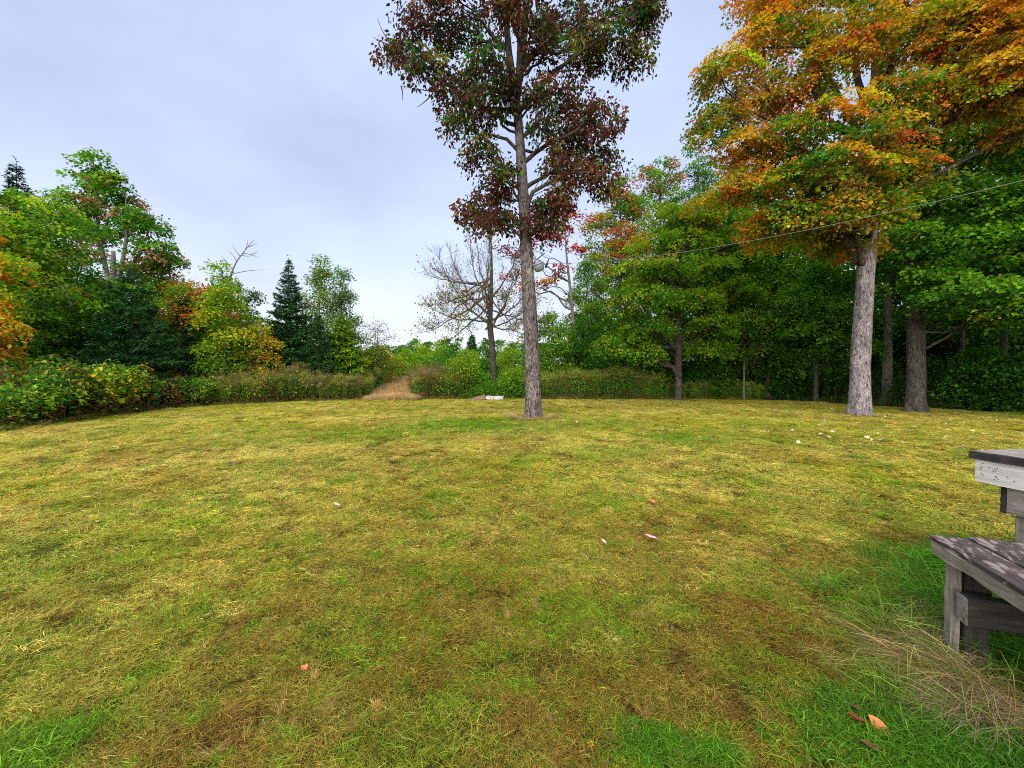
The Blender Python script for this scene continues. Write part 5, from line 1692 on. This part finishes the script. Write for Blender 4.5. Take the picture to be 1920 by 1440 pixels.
def build_slab():
    Y = 24.3
    p = np.array(W(921, 748, Y)[:2])
    z = float(height(p[0:1], p[1:2])[0])
    white = NT('painted_stone')
    g = white.n('ShaderNodeTexCoord').outputs['Object']
    n = white.noise(g, 9, 5, .7)
    M = white.done(white.bsdf(white.ramp(n, [(0.35, (0.25, 0.22, 0.20)), (0.55, (0.64, 0.61, 0.59))]), .8, .3, n, .4, .01))
    o = empty('white_slab', (p[0] + .2, p[1], z), 'broken white slab lying at the foot of the leafless tree', 'slab')
    board('slab', 1.05, 0.5, 0.17, M, o, (0, 0, 0.15), rot=(0.06, 0.01, -0.06), jag=0.012, nx=10, chip=.03)
    board('slab_base', 0.8, 0.4, 0.09, M, o, (0.02, 0.05, 0.03), rz=-.03, jag=0.012, nx=8)
    q = np.array(W(893, 748, Y - .1)[:2])
    log = empty('brown_plank', (q[0], q[1], z), 'split brown plank tilted against the left end of the white slab', 'plank')
    mt = wood_material('rotten_wood', (0.10, 0.06, 0.035), (0.36, 0.25, 0.16))
    board('plank', 1.05, 0.36, 0.05, mt, log, (0.02, 0, 0.13), rot=(0.3, -0.23, 0.08), jag=0.012, nx=12, chip=.04)
    board('splinter', 0.7, 0.12, 0.05, mt, log, (0.25, -0.2, 0.08), rot=(0.4, -0.10, -0.1), jag=0.012, nx=8, chip=.03)
    # a dead branch lying on the cut edge by the path
    s = np.array(W(775, 751, 24.2)[:2])
    br = Bag()
    br.tube(bez(np.array([-.5, 0, .06]), np.array([0.1, .1, .10]), np.array([.55, 0.1, .45]), 6), np.linspace(.035, .015, 6), 6)
    br.tube(bez(np.array([0.1, 0.05, .1]), np.array([.3, 0, .3]), np.array([.35, -.1, .5]), 5), np.linspace(.02, .01, 5), 5)
    e = link('fallen_branch', br.mesh('fallen_branch', M_TWIG), loc=(s[0], s[1], float(height(s[0:1], s[1:2])[0])))
    tag(e, 'dead forked branch lying at the mouth of the tan path', 'branch')


build_slab()


# ------------------------------------------------------------------ fallen leaves
def leaf_shape(name, outline, mat, curl=0.25, size=1.0, fold=0.15):
    o = np.asarray(outline, float)
    n = len(o)
    v = [(0, 0.45, 0)] + [(x, y, 0) for x, y in o]
    v = np.array(v, float)
    v[:, 2] = curl * (v[:, 0] ** 2 + 0.6 * (v[:, 1] - 0.5) ** 2) + fold * np.abs(v[:, 0]) + 0.04 * np.sin(v[:, 1] * 9 + v[:, 0] * 5)
    v[:, 1] -= 0.5
    f = np.array([[0, i + 1, (i + 1) % n + 1] for i in range(n)])
    stalk_v, stalk_f = tube([(0, -.5, v[1, 2]), (0.03, -.7, 0.05), (0.08, -.85, .02)], [.012, .01, .008], 4)
    b = Bag(); b.add(v * size, f); b.add(stalk_v * size, stalk_f)
    return b.mesh(name, mat, False)


MAPLE = [(0, 0), (.14, .08), (.42, .02), (.36, .2), (.60, .34), (.44, .44), (.5, .66), (.26, .56), (.20, .8), (.1, .78), (0, 1.02), (-.1, .78), (-.20, .8), (-.26, .56), (-.5, .66), (-.44, .44), (-.60, .34), (-.36, .2), (-.42, .02), (-.14, .08)]
OVATE = [(0, 0), (.16, .1), (.27, .28), (.30, .48), (.24, .70), (.12, .9), (0, 1.03), (-.12, .9), (-.24, .70), (-.30, .48), (-.27, .28), (-.16, .1)]


def leaf_mat(name, a, b):
    t = NT(name)
    g = t.n('ShaderNodeTexCoord').outputs['Object']
    n = t.noise(g, 30, 4, .6)
    return t.done(t.bsdf(t.ramp(n, [(0.38, a), (0.62, b)]), .5, .4))


def fallen():
    orange = leaf_mat('leaf_orange', (0.42, 0.10, 0.02), (0.60, 0.20, 0.05))
    red = leaf_mat('leaf_red', (0.16, 0.018, 0.012), (0.42, 0.05, 0.03))
    brown = leaf_mat('leaf_brown', (0.10, 0.03, 0.02), (0.24, 0.09, 0.06))
    pink = leaf_mat('leaf_pink', (0.62, 0.30, 0.36), (0.80, 0.48, 0.52))
    pale = leaf_mat('leaf_pale', (0.38, 0.29, 0.21), (0.60, 0.50, 0.42))
    flame = leaf_mat('leaf_flame', (0.50, 0.09, 0.03), (0.65, 0.2, 0.08))

    def put(name, me, px, py, s, rz, label, lift=0.035, tx=0.0, ty=0.0, group=None):
        g = G(px, py)
        o = link(name, me, loc=(g[0], g[1], float(height(g[0:1], g[1:2])[0]) + lift))
        o.rotation_euler = (tx, ty, rz); o.scale = (s, s, s)
        tag(o, label, 'leaf', group)
        return o
    g1 = 'single fallen leaves near the camera'
    put('fallen_leaf', leaf_shape('fallen_leaf', OVATE, orange, .3), 1647, 1384, .085, .35, 'orange oval fallen leaf in the moss at the bottom right', .06, .5, -.3, g1)
    put('fallen_leaf', leaf_shape('fallen_leaf', OVATE, red, .7, 1, .3), 1605, 1378, .085, 1.5, 'curled dark red fallen leaf left of the orange oval one', .06, .4, .2, g1)
    put('fallen_leaf', leaf_shape('fallen_leaf', OVATE, brown, .8), 1605, 1345, .075, 1.9, 'dark brown fallen leaf above the curled red one', .05, .3, .2, g1)
    put('fallen_leaf', leaf_shape('fallen_leaf', OVATE, brown, .6), 1632, 1424, .08, 1.4, 'purplish brown fallen leaf at the bottom edge', .05, .3, .1, g1)
    put('fallen_leaf', leaf_shape('fallen_leaf', OVATE, pink, .4), 1220, 1014, .115, 1.5, 'pale pink fallen leaf in the middle of the lawn', .06, .3, 0, g1)
    put('fallen_leaf', leaf_shape('fallen_leaf', OVATE, pale, .4), 1132, 1021, .07, .5, 'small white fallen leaf left of the pink one', .05, .3, .2, g1)
    put('fallen_leaf', leaf_shape('fallen_leaf', MAPLE, flame, .5), 1220, 945, .10, .8, 'orange fallen leaf just above the pink one', .05, .3, .1, g1)
    put('fallen_leaf', leaf_shape('fallen_leaf', MAPLE, flame, .7), 1280, 972, .09, 2.8, 'reddish fallen leaf up and right of the pink one', .05, .3, .1, g1)
    put('fallen_leaf', leaf_shape('fallen_leaf', OVATE, pale, .4), 631, 958, .09, 1.3, 'small white fallen leaf alone on the left of the lawn', .05, .3, 0, g1)
    put('fallen_leaf', leaf_shape('fallen_leaf', MAPLE, flame, .5), 569, 1271, .04, 1.2, 'tiny red fallen leaf in the left foreground', .04, .3, 0, g1)
    put('fallen_leaf', leaf_shape('fallen_leaf', MAPLE, flame, .6), 1761, 848, .16, 1.2, 'bright red fallen leaf left of the tall table', .06, .4, 0, g1)
    put('fallen_leaf', leaf_shape('fallen_leaf', OVATE, pale, .4), 1777, 867, .13, 1.4, 'long white fallen leaf below the bright red one', .06, .4, 0, g1)
    put('fallen_leaf', leaf_shape('fallen_leaf', MAPLE, brown, .6), 435, 877, .14, 1.2, 'brown-pink fallen leaf on the left middle lawn', .06, .4, 0, g1)
    # pale leaves under the orange maple
    base = [leaf_shape('pale_leaf', OVATE, pale, .5), leaf_shape('pale_leaf', MAPLE, leaf_mat('leaf_tan', (0.5, 0.36, 0.2), (0.7, 0.55, 0.38)), .5), leaf_shape('pale_leaf', MAPLE, flame, .5)]
    for i in range(90):
        px = 1380 + 540 * rng.random() ** .8
        py = 768 + 75 * rng.random() ** 1.3 + (8 if px > 1700 else 0)
        if i > 76:
            px = 1050 + 350 * rng.random(); py = 765 + 60 * rng.random()
        if 1585 < px < 1645 and py < 786: continue
        k_ = rng.choice([0, 0, 1, 1, 2], p=[.3, .2, .2, .2, .1])
        put('pale_leaf', base[k_], px, py, .07 + .06 * rng.random(), rng.random() * 6.28, 'one of the many small pale fallen leaves scattered on the lawn below the orange maple', .05, rng.normal() * .35, rng.normal() * .35, 'pale leaves under the orange maple')


fallen()
print('triangles', sum(len(o.data.loop_triangles) if o.data.loop_triangles else sum(len(p.vertices) - 2 for p in o.data.polygons) if len(o.data.polygons) < 20 else len(o.data.loops) - 2 * len(o.data.polygons) for o in SC.objects if o.type == 'MESH') if True else 0)
